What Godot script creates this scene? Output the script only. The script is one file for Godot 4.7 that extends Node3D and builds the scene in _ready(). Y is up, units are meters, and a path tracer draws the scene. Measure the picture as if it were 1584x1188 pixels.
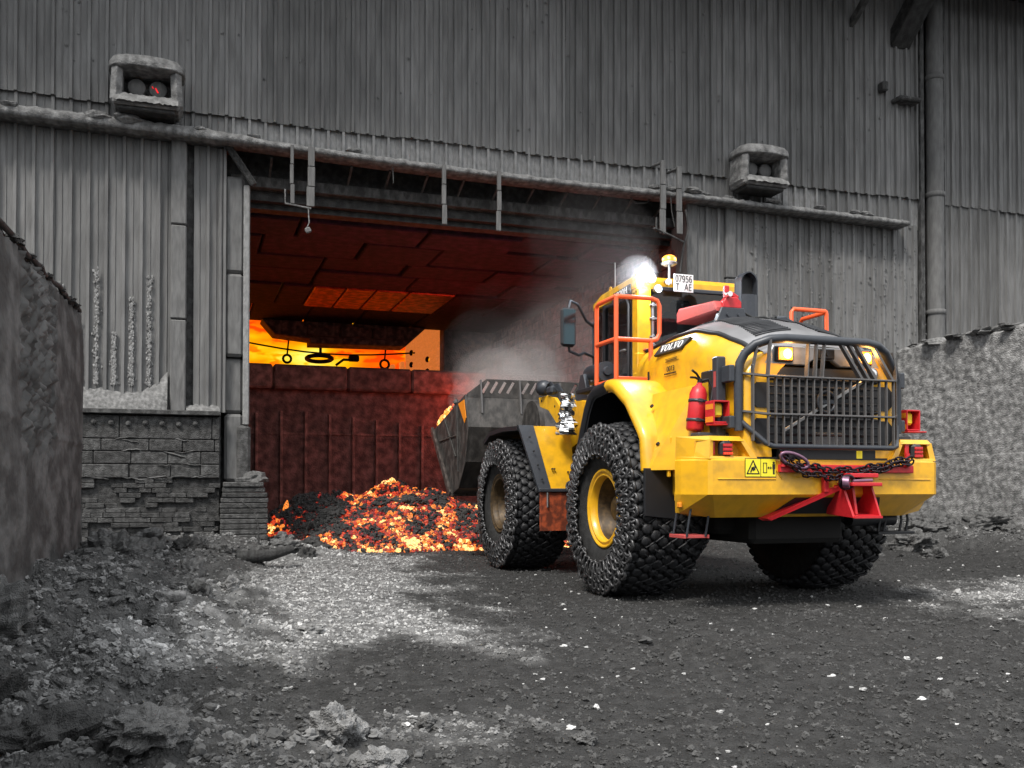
extends Node3D

# ---------------------------------------------------------------- mesh builder
class MB:
	var st := SurfaceTool.new()
	func _init():
		st.begin(Mesh.PRIMITIVE_TRIANGLES)
	func smooth(on: bool):
		st.set_smooth_group(0 if on else -1)
	func tri(a: Vector3, b: Vector3, c: Vector3):
		st.add_vertex(a); st.add_vertex(b); st.add_vertex(c)
	func quad(a: Vector3, b: Vector3, c: Vector3, d: Vector3):
		tri(a, b, c); tri(a, c, d)
	func tri_out(a: Vector3, b: Vector3, c: Vector3, o: Vector3):
		if (a - c).cross(a - b).dot((a + b + c) / 3.0 - o) < 0.0:
			tri(a, c, b)
		else:
			tri(a, b, c)
	func quad_out(a, b, c, d, o):
		tri_out(a, b, c, o); tri_out(a, c, d, o)
	# eight corners: bottom loop p0..p3, top loop p4..p7
	func hexa(p: Array):
		smooth(false)
		var o := Vector3.ZERO
		for q in p:
			o += q / 8.0
		for f in [[0, 1, 2, 3], [4, 5, 6, 7], [0, 1, 5, 4], [1, 2, 6, 5], [2, 3, 7, 6], [3, 0, 4, 7]]:
			quad_out(p[f[0]], p[f[1]], p[f[2]], p[f[3]], o)
	# chamfered box
	func box(c: Vector3, s: Vector3, b := 0.0, q := Basis()):
		smooth(false)
		var h := s / 2.0
		if b <= 0.0:
			var p := []
			for y in [-1, 1]:
				for k in [[-1, -1], [1, -1], [1, 1], [-1, 1]]:
					p.append(c + q * Vector3(k[0] * h.x, y * h.y, k[1] * h.z))
			hexa(p)
			return
		b = minf(b, minf(h.x, minf(h.y, h.z)) * 0.9)
		var f := func(sx, sy, sz, ax): # corner point lying on the face across ax
			var v := Vector3(sx * (h.x - b), sy * (h.y - b), sz * (h.z - b))
			v[ax] = [sx, sy, sz][ax] * h[ax]
			return c + q * v
		for s1 in [-1, 1]:
			quad_out(f.call(s1, -1, -1, 0), f.call(s1, 1, -1, 0), f.call(s1, 1, 1, 0), f.call(s1, -1, 1, 0), c)
			quad_out(f.call(-1, s1, -1, 1), f.call(1, s1, -1, 1), f.call(1, s1, 1, 1), f.call(-1, s1, 1, 1), c)
			quad_out(f.call(-1, -1, s1, 2), f.call(1, -1, s1, 2), f.call(1, 1, s1, 2), f.call(-1, 1, s1, 2), c)
			for s2 in [-1, 1]:
				quad_out(f.call(s1, s2, -1, 0), f.call(s1, s2, 1, 0), f.call(s1, s2, 1, 1), f.call(s1, s2, -1, 1), c)
				quad_out(f.call(s1, -1, s2, 0), f.call(s1, 1, s2, 0), f.call(s1, 1, s2, 2), f.call(s1, -1, s2, 2), c)
				quad_out(f.call(-1, s1, s2, 1), f.call(1, s1, s2, 1), f.call(1, s1, s2, 2), f.call(-1, s1, s2, 2), c)
				for s3 in [-1, 1]:
					tri_out(f.call(s1, s2, s3, 0), f.call(s1, s2, s3, 1), f.call(s1, s2, s3, 2), c)
	# rows of points
	func grid(rows: Array, sm := true, wrap := false):
		smooth(sm)
		for i in rows.size() - 1:
			var n: int = rows[i].size()
			for j in (n if wrap else n - 1):
				var k := (j + 1) % n
				quad(rows[i][j], rows[i][k], rows[i + 1][k], rows[i + 1][j])
	func fan(loop: Array):
		smooth(false)
		var o := Vector3.ZERO
		for p in loop:
			o += p / float(loop.size())
		for i in loop.size():
			tri(loop[i], loop[(i + 1) % loop.size()], o)
	func loft(rings: Array, sm := true, caps := true):
		grid(rings, sm, true)
		if caps:
			fan(rings[0]); fan(rings[-1])
	func tube(path: Array, r, seg := 8, closed := false, caps := true):
		var n := path.size()
		var rings := []
		var u := Vector3.ZERO
		for i in n:
			var a: Vector3 = path[(i - 1 + n) % n] if closed or i > 0 else path[i]
			var b: Vector3 = path[(i + 1) % n] if closed or i < n - 1 else path[i]
			var t := (b - a).normalized()
			if u == Vector3.ZERO:
				u = t.cross(Vector3.UP if absf(t.y) < 0.9 else Vector3.RIGHT).normalized()
			u = (u - t * u.dot(t)).normalized()
			var w := t.cross(u)
			var rr: float = r[i] if r is Array else r
			var ring := []
			for k in seg:
				var g := TAU * k / seg
				ring.append(path[i] + (u * cos(g) + w * sin(g)) * rr)
			rings.append(ring)
		if closed:
			rings.append(rings[0])
		grid(rings, true, true)
		if caps and not closed:
			fan(rings[0]); fan(rings[-1])
	func cyl(a: Vector3, b: Vector3, r: float, r2 := -1.0, seg := 14):
		tube([a, b], [r, r if r2 < 0 else r2], seg)
	# profile of (along, radius) round an axis
	func lathe(o: Vector3, axis: Vector3, prof: Array, seg := 32, sm := true):
		var u := axis.cross(Vector3.UP if absf(axis.y) < 0.9 else Vector3.RIGHT).normalized()
		var w := axis.cross(u)
		var rings := []
		for p in prof:
			var ring := []
			for k in seg:
				var g := TAU * k / seg
				ring.append(o + axis * p[0] + (u * cos(g) + w * sin(g)) * p[1])
			rings.append(ring)
		grid(rings, sm, true)
	# flat outline pushed along an axis; map2 turns (a, b, depth) into a point
	func prism(poly: Array, d0: float, d1: float, map2: Callable, bev := 0.0):
		smooth(false)
		var n := poly.size()
		var area := 0.0
		for i in n:
			area += poly[i].cross(poly[(i + 1) % n])
		var sg := signf(area)
		var inn := []
		for i in n:
			var e1: Vector2 = (poly[i] - poly[(i - 1 + n) % n]).normalized()
			var e2: Vector2 = (poly[(i + 1) % n] - poly[i]).normalized()
			var nn := (Vector2(-e1.y, e1.x) + Vector2(-e2.y, e2.x)).normalized() * sg
			inn.append(poly[i] + nn * bev)
		var tris := Geometry2D.triangulate_polygon(PackedVector2Array(inn))
		for k in range(0, tris.size(), 3):
			for d in [d0, d1]:
				var o: Vector3 = map2.call(inn[tris[k]].x, inn[tris[k]].y, (d0 + d1) / 2.0)
				tri_out(map2.call(inn[tris[k]].x, inn[tris[k]].y, d), map2.call(inn[tris[k + 1]].x, inn[tris[k + 1]].y, d), map2.call(inn[tris[k + 2]].x, inn[tris[k + 2]].y, d), o)
		var bd := bev * signf(d1 - d0)
		var lv := [[inn, d0], [poly, d0 + bd], [poly, d1 - bd], [inn, d1]] if bev > 0 else [[poly, d0], [poly, d1]]
		for l in lv.size() - 1:
			for i in n:
				var j := (i + 1) % n
				var A = lv[l]; var B = lv[l + 1]
				var a: Vector3 = map2.call(A[0][i].x, A[0][i].y, A[1])
				var b: Vector3 = map2.call(A[0][j].x, A[0][j].y, A[1])
				var c: Vector3 = map2.call(B[0][j].x, B[0][j].y, B[1])
				var d: Vector3 = map2.call(B[0][i].x, B[0][i].y, B[1])
				if sg * signf(d1 - d0) > 0:
					quad(a, b, c, d)
				else:
					quad(a, d, c, b)
	func mesh() -> ArrayMesh:
		st.generate_normals()
		return st.commit()

static func YZ(a, b, d): # outline in (z, y), pushed along x
	return Vector3(d, b, a)
static func XY(a, b, d):
	return Vector3(a, b, d)
static func XZ(a, b, d):
	return Vector3(a, d, b)

# ---------------------------------------------------------------- nodes
func obj(called: String, mb, m: Material, parent: Node = null, at := Vector3.ZERO) -> MeshInstance3D:
	var o := MeshInstance3D.new()
	o.name = called
	o.mesh = mb.mesh() if mb is MB else mb
	o.material_override = m
	o.position = at
	(parent if parent else self).add_child(o, true)
	return o

func thing(called: String, label: String, category: String, at := Vector3.ZERO, group := "") -> Node3D:
	var o := Node3D.new()
	o.name = called
	o.position = at
	add_child(o, true)
	tag(o, label, category, group)
	return o

func tag(o: Node, label: String, category: String, group := "", kind := ""):
	o.set_meta("label", label)
	o.set_meta("category", category)
	if group:
		o.set_meta("group", group)
	if kind:
		o.set_meta("kind", kind)

func copies(called: String, mesh: Mesh, m: Material, where: Array, colors: Array, parent: Node) -> MultiMeshInstance3D:
	var mm := MultiMesh.new()
	mm.transform_format = MultiMesh.TRANSFORM_3D
	mm.use_colors = colors.size() > 0
	mm.mesh = mesh
	mm.instance_count = where.size()
	for i in where.size():
		mm.set_instance_transform(i, where[i])
		if colors.size():
			mm.set_instance_color(i, colors[i])
	var o := MultiMeshInstance3D.new()
	o.name = called
	o.multimesh = mm
	o.material_override = m
	o.set_meta("kind", "stuff")
	(parent if parent else self).add_child(o, true)
	return o

# ---------------------------------------------------------------- materials
func lin(r: float, g := -1.0, b := -1.0) -> Color:
	return Color(r, r if g < 0 else g, r if b < 0 else b).linear_to_srgb()

func noise(freq: float, seed_: int, oct := 4, type := FastNoiseLite.TYPE_SIMPLEX_SMOOTH) -> FastNoiseLite:
	var n := FastNoiseLite.new()
	n.noise_type = type
	n.frequency = freq
	n.seed = seed_
	n.fractal_octaves = oct
	return n

func tex(n: FastNoiseLite, lo: float, hi: float, size := 512, p0 := 0.15, p1 := 0.85) -> NoiseTexture2D:
	var t := NoiseTexture2D.new()
	t.width = size
	t.height = size
	t.seamless = true
	t.noise = n
	var g := Gradient.new()
	g.offsets = PackedFloat32Array([p0, p1])
	g.colors = PackedColorArray([Color(lo, lo, lo), Color(hi, hi, hi)])
	t.color_ramp = g
	return t

func mat(c: Color, rough := 0.8, metal := 0.0) -> StandardMaterial3D:
	var m := StandardMaterial3D.new()
	m.albedo_color = c
	m.roughness = rough
	m.metallic = metal
	return m

func worn(c: Color, rough: float, metal: float, albedo: Texture2D, scale: Vector3, bump: Texture2D = null, cm := 0.0, world := true) -> StandardMaterial3D:
	var m := mat(c, rough, metal)
	m.albedo_texture = albedo
	m.uv1_triplanar = true
	m.uv1_world_triplanar = world
	m.uv1_scale = scale
	if bump:
		m.heightmap_flip_texture = cm < 0.0
		cm = absf(cm)
		m.heightmap_enabled = true
		m.heightmap_texture = bump
		m.heightmap_scale = cm
	return m

func glow(c: Color, e: float) -> StandardMaterial3D:
	var m := mat(lin(0.025), 0.8)
	m.emission_enabled = true
	m.emission = c
	m.emission_energy_multiplier = e / EXPO
	return m

func ember(c: Color, e: float) -> StandardMaterial3D: # unevenly glowing lump
	var m := glow(c, e * 1.25)
	m.emission_operator = BaseMaterial3D.EMISSION_OP_MULTIPLY
	m.emission_texture = T.ember
	m.uv1_triplanar = true
	m.uv1_world_triplanar = true
	m.uv1_scale = Vector3(2.2, 2.2, 2.2)
	return m

var T := {}
var M := {}
const EXPO := 3.0                         # exposure of the picture; lamps are set against it
var rng := RandomNumberGenerator.new()
const LO := Vector3(5.77, 0.0, -9.5)      # ground under the rear axle of the loader
const DZ := -17.5                         # the face of the building

func make_materials():
	T.blotch = tex(noise(0.012, 3, 5), 0.55, 1.0)
	T.streak = tex(noise(0.016, 9, 5), 0.83, 1.0, 512, 0.2, 0.8)
	T.grain = tex(noise(0.06, 5, 4), 0.0, 1.0)
	T.lumps = tex(noise(0.03, 21, 3, FastNoiseLite.TYPE_CELLULAR), 0.0, 1.0)
	T.ember = tex(noise(0.03, 51, 4), 0.12, 1.0, 512, 0.25, 0.6)
	T.scuff = tex(noise(0.012, 31, 5), 0.93, 1.0)
	T.dust = tex(noise(0.012, 41, 5), 0.6, 1.0, 512, 0.3, 0.75)
	for k in 4:
		var a: float = [0.15, 0.17, 0.135, 0.185][k]
		M["clad%d" % k] = worn(lin(a), 0.8, 0.0, T.streak, Vector3(0.55 + 0.05 * k, 0.10, 0.55), T.grain, 0.35)
		M["clad%d" % k].uv1_offset = Vector3(0.31 * k, 0.17 * k, 0)
	M.pale_clad = worn(lin(0.25), 0.85, 0.0, T.streak, Vector3(0.9, 0.5, 0.9), T.grain, 0.4)
	M.dust = worn(lin(0.25), 0.95, 0.0, T.blotch, Vector3(1.6, 1.6, 1.6), T.grain, 0.8)
	M.ledge = worn(lin(0.27), 0.95, 0.0, T.blotch, Vector3(0.8, 0.8, 0.8), T.grain, 0.8)
	M.dirt_steel = worn(lin(0.085), 0.8, 0.0, T.dust, Vector3(0.8, 0.4, 0.8), T.grain, 0.6)
	M.dark_steel = worn(lin(0.04), 0.7, 0.0, T.dust, Vector3(0.8, 0.8, 0.8), T.grain, 0.4)
	M.flash = worn(lin(0.13), 0.75, 0.0, T.streak, Vector3(1.3, 0.3, 1.3), T.blotch, 1.2)
	for k in 3:
		M["brick%d" % k] = worn(lin([0.085, 0.105, 0.07][k]), 0.9, 0.0, T.blotch, Vector3(1.2, 1.2, 1.2), T.grain, 1.0)
		M["inner%d" % k] = worn(lin([0.24, 0.19, 0.30][k], [0.115, 0.09, 0.145][k], [0.10, 0.08, 0.125][k]), 0.9, 0.0, T.blotch, Vector3(0.5, 0.5, 0.5), T.grain, 1.0)
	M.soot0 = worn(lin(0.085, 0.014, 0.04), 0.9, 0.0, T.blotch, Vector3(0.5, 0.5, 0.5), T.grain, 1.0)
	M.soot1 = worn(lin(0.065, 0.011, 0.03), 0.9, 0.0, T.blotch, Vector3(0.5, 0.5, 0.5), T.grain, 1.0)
	M.under = mat(lin(0.006), 0.9)  # near-black tone carries the deep shade under the loader
	M.lit_look_plate = worn(lin(0.55, 0.11, 0.07), 0.5, 1.0, T.dust, Vector3(0.5, 0.5, 0.5), T.grain, 0.8)
	M.concrete = worn(lin(0.125), 0.9, 0.0, T.dust, Vector3(0.3, 0.3, 0.17), T.grain, 0.5)
	M.concrete_pale = worn(lin(0.37), 0.92, 0.0, T.blotch, Vector3(0.8, 0.8, 0.8), T.grain, 1.8)
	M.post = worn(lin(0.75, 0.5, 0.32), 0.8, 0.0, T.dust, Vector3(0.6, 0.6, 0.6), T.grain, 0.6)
	M.post.emission_enabled = true                       # emission stands in for furnace light falling on the plates
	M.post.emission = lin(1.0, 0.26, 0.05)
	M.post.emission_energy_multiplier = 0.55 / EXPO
	M.hood = worn(lin(0.5, 0.24, 0.18), 0.8, 0.0, T.dust, Vector3(0.6, 0.6, 0.6), T.grain, 0.6)
	M.rock = worn(lin(0.17), 0.95, 0.0, T.blotch, Vector3(2.5, 2.5, 2.5), T.grain, 1.2)
	M.rock_dark = worn(lin(0.07), 0.95, 0.0, T.blotch, Vector3(2.5, 2.5, 2.5), T.grain, 1.2)
	M.rock_pale = worn(lin(0.33), 0.95, 0.0, T.blotch, Vector3(2.5, 2.5, 2.5), T.grain, 1.2)
	M.ground = worn(lin(1.0), 0.95, 0.0, T.blotch, Vector3(0.9, 0.9, 0.9), T.grain, 2.6)
	M.ground.vertex_color_use_as_albedo = true
	M.stone = mat(Color.WHITE, 0.95)
	M.stone.vertex_color_use_as_albedo = true
	# the loader
	M.yellow = worn(lin(0.80, 0.42, 0.010), 0.38, 0.0, T.scuff, Vector3(1.1, 1.1, 1.1))
	T.dirtmask = tex(noise(0.006, 61, 6), 0.0, 0.32, 512, 0.40, 0.95)
	T.soot = tex(noise(0.05, 62, 3), 0.16, 0.30)
	M.yellow.detail_enabled = true
	M.yellow.detail_albedo = T.soot
	M.yellow.detail_mask = T.dirtmask
	M.yellow.detail_blend_mode = BaseMaterial3D.BLEND_MODE_MIX
	M.yellow.clearcoat_enabled = true
	M.yellow.clearcoat = 0.35
	M.yellow.clearcoat_roughness = 0.15
	M.black = worn(lin(0.011, 0.012, 0.015), 0.5, 0.0, T.scuff, Vector3(1.5, 1.5, 1.5))
	M.rubber = worn(lin(0.02), 0.8, 0.0, T.dust, Vector3(1.5, 1.5, 1.5), T.grain, 0.3)
	M.chain = worn(lin(0.13, 0.13, 0.135), 0.42, 0.6, T.dust, Vector3(4, 4, 4))
	M.stud = worn(lin(0.026, 0.027, 0.031), 0.58, 0.15, T.dust, Vector3(4, 4, 4))
	M.graphite = worn(lin(0.27, 0.27, 0.28), 0.28, 0.3, T.scuff, Vector3(1.5, 1.5, 1.5))
	M.guard = worn(lin(0.045, 0.05, 0.06), 0.42, 0.2, T.scuff, Vector3(3, 3, 3))
	M.bar = worn(lin(0.11, 0.105, 0.105), 0.45, 0.2, T.scuff, Vector3(3, 3, 3))
	M.bucket = worn(lin(0.062, 0.056, 0.052), 0.6, 0.15, T.dust, Vector3(0.9, 0.6, 0.9), T.grain, 0.25)
	M.orange = mat(lin(0.85, 0.12, 0.035), 0.38)
	M.flap = worn(lin(0.34, 0.06, 0.016), 0.65, 0.0, T.dust, Vector3(1.2, 1.2, 1.2))
	M.red = worn(lin(0.55, 0.018, 0.025), 0.4, 0.0, T.scuff, Vector3(3, 3, 3))
	M.red_dull = worn(lin(0.45, 0.07, 0.065), 0.5, 0.0, T.scuff, Vector3(3, 3, 3))
	M.silver = mat(lin(0.75), 0.22, 1.0)
	M.steel = mat(lin(0.35), 0.35, 0.8)
	M.white = mat(lin(0.78), 0.45)
	M.print_black = mat(lin(0.012), 0.6)
	M.sticker = mat(lin(0.85, 0.72, 0.03), 0.45)
	M.purple = worn(lin(0.24, 0.13, 0.20), 0.4, 0.5, T.scuff, Vector3(6, 6, 6))
	M.tow = worn(lin(0.05, 0.035, 0.045), 0.38, 0.7, T.dust, Vector3(5, 5, 5))
	M.glass = StandardMaterial3D.new()
	M.glass.albedo_color = Color(0.03, 0.045, 0.055, 0.62)
	M.glass.transparency = BaseMaterial3D.TRANSPARENCY_ALPHA
	M.glass.roughness = 0.05
	M.lens = StandardMaterial3D.new()
	M.lens.albedo_color = Color(0.9, 0.9, 0.9, 0.12)
	M.lens.transparency = BaseMaterial3D.TRANSPARENCY_ALPHA
	M.lens.roughness = 0.05
	M.amber = mat(lin(0.75, 0.25, 0.02), 0.25)
	M.tail = mat(lin(0.5, 0.02, 0.02), 0.25)
	M.seat = mat(lin(0.02), 0.9)

# ---------------------------------------------------------------- ground
var n_big := noise(0.35, 11, 3)
var n_mid := noise(1.6, 12, 3)
var n_clod := noise(4.5, 13, 2, FastNoiseLite.TYPE_CELLULAR)
var n_fine := noise(9.0, 14, 2)

func rubble(x: float, z: float) -> float: # how deep in rubble a spot lies
	var w := n_big.get_noise_2d(x * 1.7 + 40.0, z * 1.7) * 0.5
	var a := smoothstep(1.3, -0.9, x + w + 0.05 * (z + 9.0)) * smoothstep(-19.0, -17.0, z)
	var b := smoothstep(2.6, 0.2, absf(z + 16.6) + w) * smoothstep(3.0, 1.0, x)
	var c := smoothstep(12.1, 13.8, x + w) * smoothstep(-19, -17, z)
	var d := smoothstep(2.2, 0.2, absf(z + 17.2) + w) * smoothstep(8.8, 10.5, x)
	var e := 0.62 * smoothstep(1.5, 0.3, Vector2((x + 0.35) * 0.8, z + 4.5).length() + w)
	return clampf(maxf(maxf(a, b), maxf(maxf(c, d), e)), 0.0, 1.0)

func pale(x: float, z: float) -> float:  # share of the lighter ground tone at a spot
	var w := n_big.get_noise_2d(x * 2.5, z * 1.2 + 70.0)
	var w2 := n_mid.get_noise_2d(x * 1.2, z * 0.7)
	var cx := 1.05 + (-7.5 - z) * 0.16
	var a := smoothstep(1.0, 0.25, absf(x - cx) / 1.7 + w * 0.55 + w2 * 0.3) * smoothstep(-18.5, -16.0, z) * smoothstep(-6.3, -7.6, z + w)
	var b := smoothstep(1.0, 0.2, Vector2((x - 9.4) / 3.4, (z + 7.9 + 0.25 * (x - 8.0)) / 1.6).length() + w * 0.4 + w2 * 0.2)
	var c := smoothstep(1.0, 0.3, Vector2((x - 1.1) / 0.8, (z + 4.5) / 0.5).length() + w2 * 0.8) * 0.35
	var p := maxf(a, maxf(b, c))
	p += p * (1.0 - p) * (2.2 * n_mid.get_noise_2d(x * 2.0 + 5.0, z * 1.4) + 1.2 * n_fine.get_noise_2d(x, z))
	return clampf(p, 0.0, 1.0)

func hgt(x: float, z: float, r := -1.0) -> float:
	if r < 0:
		r = rubble(x, z)
	var h := n_big.get_noise_2d(x, z) * 0.045 + n_mid.get_noise_2d(x, z) * 0.018
	h += (-0.5 - n_clod.get_noise_2d(x, z)) * (0.022 + 0.065 * r) + n_fine.get_noise_2d(x, z) * (0.013 + 0.02 * r)
	var rise := 0.30 * smoothstep(-5.5, -9.5, z)
	if x > 8.0:
		rise = 0.42
	h += (1.0 - r) * 0.016 * n_mid.get_noise_2d(x * 0.5 + z * 0.35, z * 3.2 - x * 0.5)
	for tr in [[4.6, 0.02], [6.95, -0.01], [2.9, 0.09]]:
		var off: float = absf(x - tr[0] - tr[1] * (z + 9.0) - 0.15 * n_big.get_noise_1d(z * 0.7 + tr[0]))
		if off < 0.55 and z > -9.5:
			h += (1.0 - r) * (-0.02 * smoothstep(0.5, 0.3, off) + 0.018 * smoothstep(0.12, 0.0, absf(off - 0.47)) + 0.010 * sin(z * 42.0 + off * 14.0) * smoothstep(0.45, 0.35, off) * (0.6 + n_mid.get_noise_2d(x * 2.0, z * 2.0)))
	h += r * (rise + 0.22 * n_mid.get_noise_2d(x * 0.7 + 9.0, z * 0.7))
	var under := Vector2((x - 5.77) / 2.2, (z + 11.2) / 3.6).length()
	h = lerpf(0.0, h, 0.25 + 0.75 * smoothstep(0.8, 1.3, under))
	h -= 0.16 * smoothstep(0.42, 0.1, Vector2((x + 0.30) * 0.8, (z + 5.25) * 1.6).length())
	return h

func make_ground():
	var zs := [30.0, 8.0, 0.0, -1.2]
	var z := -2.0
	while z > -20.5:
		zs.append(z)
		z -= clampf(0.0042 * -z, 0.012, 0.07)
	zs.append_array([-24.0, -30.0, -42.0])
	var xs := [-30.0, -9.0, -5.0]
	var x := -3.2
	while x < 16.2:
		xs.append(x)
		x += 0.034 if x < 10.0 else 0.06
	xs.append_array([20.0, 45.0])
	var V := PackedVector3Array(); var N := PackedVector3Array(); var C := PackedColorArray(); var I := PackedInt32Array()
	var nx := xs.size(); var nz := zs.size()
	V.resize(nx * nz); C.resize(nx * nz); N.resize(nx * nz)
	for i in nz:
		for j in nx:
			var px: float = xs[j]; var pz: float = zs[i]
			var far := px < -3.0 or px > 16.3 or pz > -1.5 or pz < -21.0
			var r := 0.0 if far else rubble(px, pz)
			var h := 0.0 if far else hgt(px, pz, r)
			V[i * nx + j] = Vector3(px, h, pz)
			var p := 0.0 if far else pale(px, pz)
			var a := lerpf(lerpf(0.036, 0.105, r), 0.32, p * (0.75 + 0.25 * n_fine.get_noise_2d(px * 0.6, pz * 0.6)))
			C[i * nx + j] = Color(a, a, a)
	for i in nz - 1:
		for j in nx - 1:
			var a := i * nx + j
			I.append_array([a, a + nx, a + 1, a + 1, a + nx, a + nx + 1])
	for i in nz:
		for j in nx:
			var l := V[i * nx + maxi(j - 1, 0)]; var r2 := V[i * nx + mini(j + 1, nx - 1)]
			var u := V[maxi(i - 1, 0) * nx + j]; var d := V[mini(i + 1, nz - 1) * nx + j]
			var n := (d - u).cross(r2 - l)
			N[i * nx + j] = (n if n.y > 0 else -n).normalized()
	var arr := []; arr.resize(Mesh.ARRAY_MAX)
	arr[Mesh.ARRAY_VERTEX] = V; arr[Mesh.ARRAY_NORMAL] = N; arr[Mesh.ARRAY_COLOR] = C; arr[Mesh.ARRAY_INDEX] = I
	var me := ArrayMesh.new()
	me.add_surface_from_arrays(Mesh.PRIMITIVE_TRIANGLES, arr)
	var g := obj("ground", me, M.ground)
	tag(g, "dark trodden slag ground with pale patches and rubble at its sides", "ground", "", "structure")

func rock_mesh(seed_: int, rings := 5, segs := 8, rough := 0.35, flat := 1.0) -> ArrayMesh:
	var n := noise(0.9, seed_, 3)
	var f := noise(2.0, seed_ + 7, 5)
	var fine := 0.22 if rings > 6 else 0.0
	var mb := MB.new()
	var rows := []
	for i in rings + 1:
		var a := PI * i / rings
		var row := []
		for j in segs:
			var g := TAU * j / segs
			var d := Vector3(sin(a) * cos(g), cos(a), sin(a) * sin(g))
			var q := absf(n.get_noise_3dv(d * 1.3)) * 0.9
			var e := f.get_noise_3dv(d)
			row.append(d * (1.0 + rough * (n.get_noise_3dv(d * 0.9) * 1.6 - q) - fine * e) * Vector3(1, flat, 1))
		rows.append(row)
	mb.grid(rows, false, true)
	return mb.mesh()

func scatter():
	var kinds := [rock_mesh(1, 8, 11, 0.5, 0.7), rock_mesh(2, 8, 11, 0.5, 0.8), rock_mesh(3, 9, 12, 0.6, 0.7)]
	var where := [[], [], []]; var cols := [[], [], []]
	var k := 0
	while k < 130000:
		var z := -2.4 - 16.0 * pow(rng.randf(), 1.25)
		var x := rng.randf_range(-1.5, minf(14.8, 2.2 + -z * 0.95))
		k += 1
		var r := rubble(x, z)
		var p := pale(x, z)
		var keep := 0.45 + 0.6 * r + 0.5 * p
		if rng.randf() > keep:
			continue
		var s := 0.005 + 0.017 * pow(rng.randf(), 4.0) * (1.0 + 1.0 * r)
		if rng.randf() < 0.008 * (0.2 + 2.0 * r):
			s = rng.randf_range(0.025, 0.05)
		var c := lerpf(rng.randf_range(0.03, 0.075), rng.randf_range(0.06, 0.23), r)
		c = lerpf(c, rng.randf_range(0.15, 0.5), p)
		if rng.randf() < 0.006:
			c = rng.randf_range(0.3, 0.6)
		var b := Basis.from_euler(Vector3(rng.randf() * TAU, rng.randf() * TAU, rng.randf() * TAU)).scaled(Vector3(s, s * 0.8, s))
		var v := k % 3
		where[v].append(Transform3D(b, Vector3(x, hgt(x, z, r) + s * 0.25, z)))
		cols[v].append(Color(c, c, c))
	for v in 3:
		var o := copies("gravel", kinds[v], M.stone, where[v], cols[v], null)
		tag(o, "loose gravel and small clods strewn over the slag ground", "gravel", "gravel on the ground", "stuff")
	# pale crumbs on the dark trodden middle
	var pw := []; var pc := []
	for i in 480:
		var z := -3.2 - 10.0 * pow(rng.randf(), 1.4)
		var x := rng.randf_range(0.3, 2.0 + -z * 0.9)
		if n_big.get_noise_2d(x * 3.2, z * 3.2) < 0.14 and rng.randf() < 0.85:
			continue
		var s := 0.005 + 0.017 * pow(rng.randf(), 3.0)
		pw.append(Transform3D(Basis.from_euler(Vector3(rng.randf() * 6, rng.randf() * 6, 0)).scaled(Vector3(s * 1.4, s * 0.7, s)), Vector3(x, hgt(x, z) + s * 0.2, z)))
		var c := rng.randf_range(0.25, 0.55)
		pc.append(Color(c, c, c))
	tag(copies("pale_crumbs", kinds[0], M.stone, pw, pc, null), "pale crumbs scattered over the dark trodden ground", "crumbs", "", "stuff")

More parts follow.
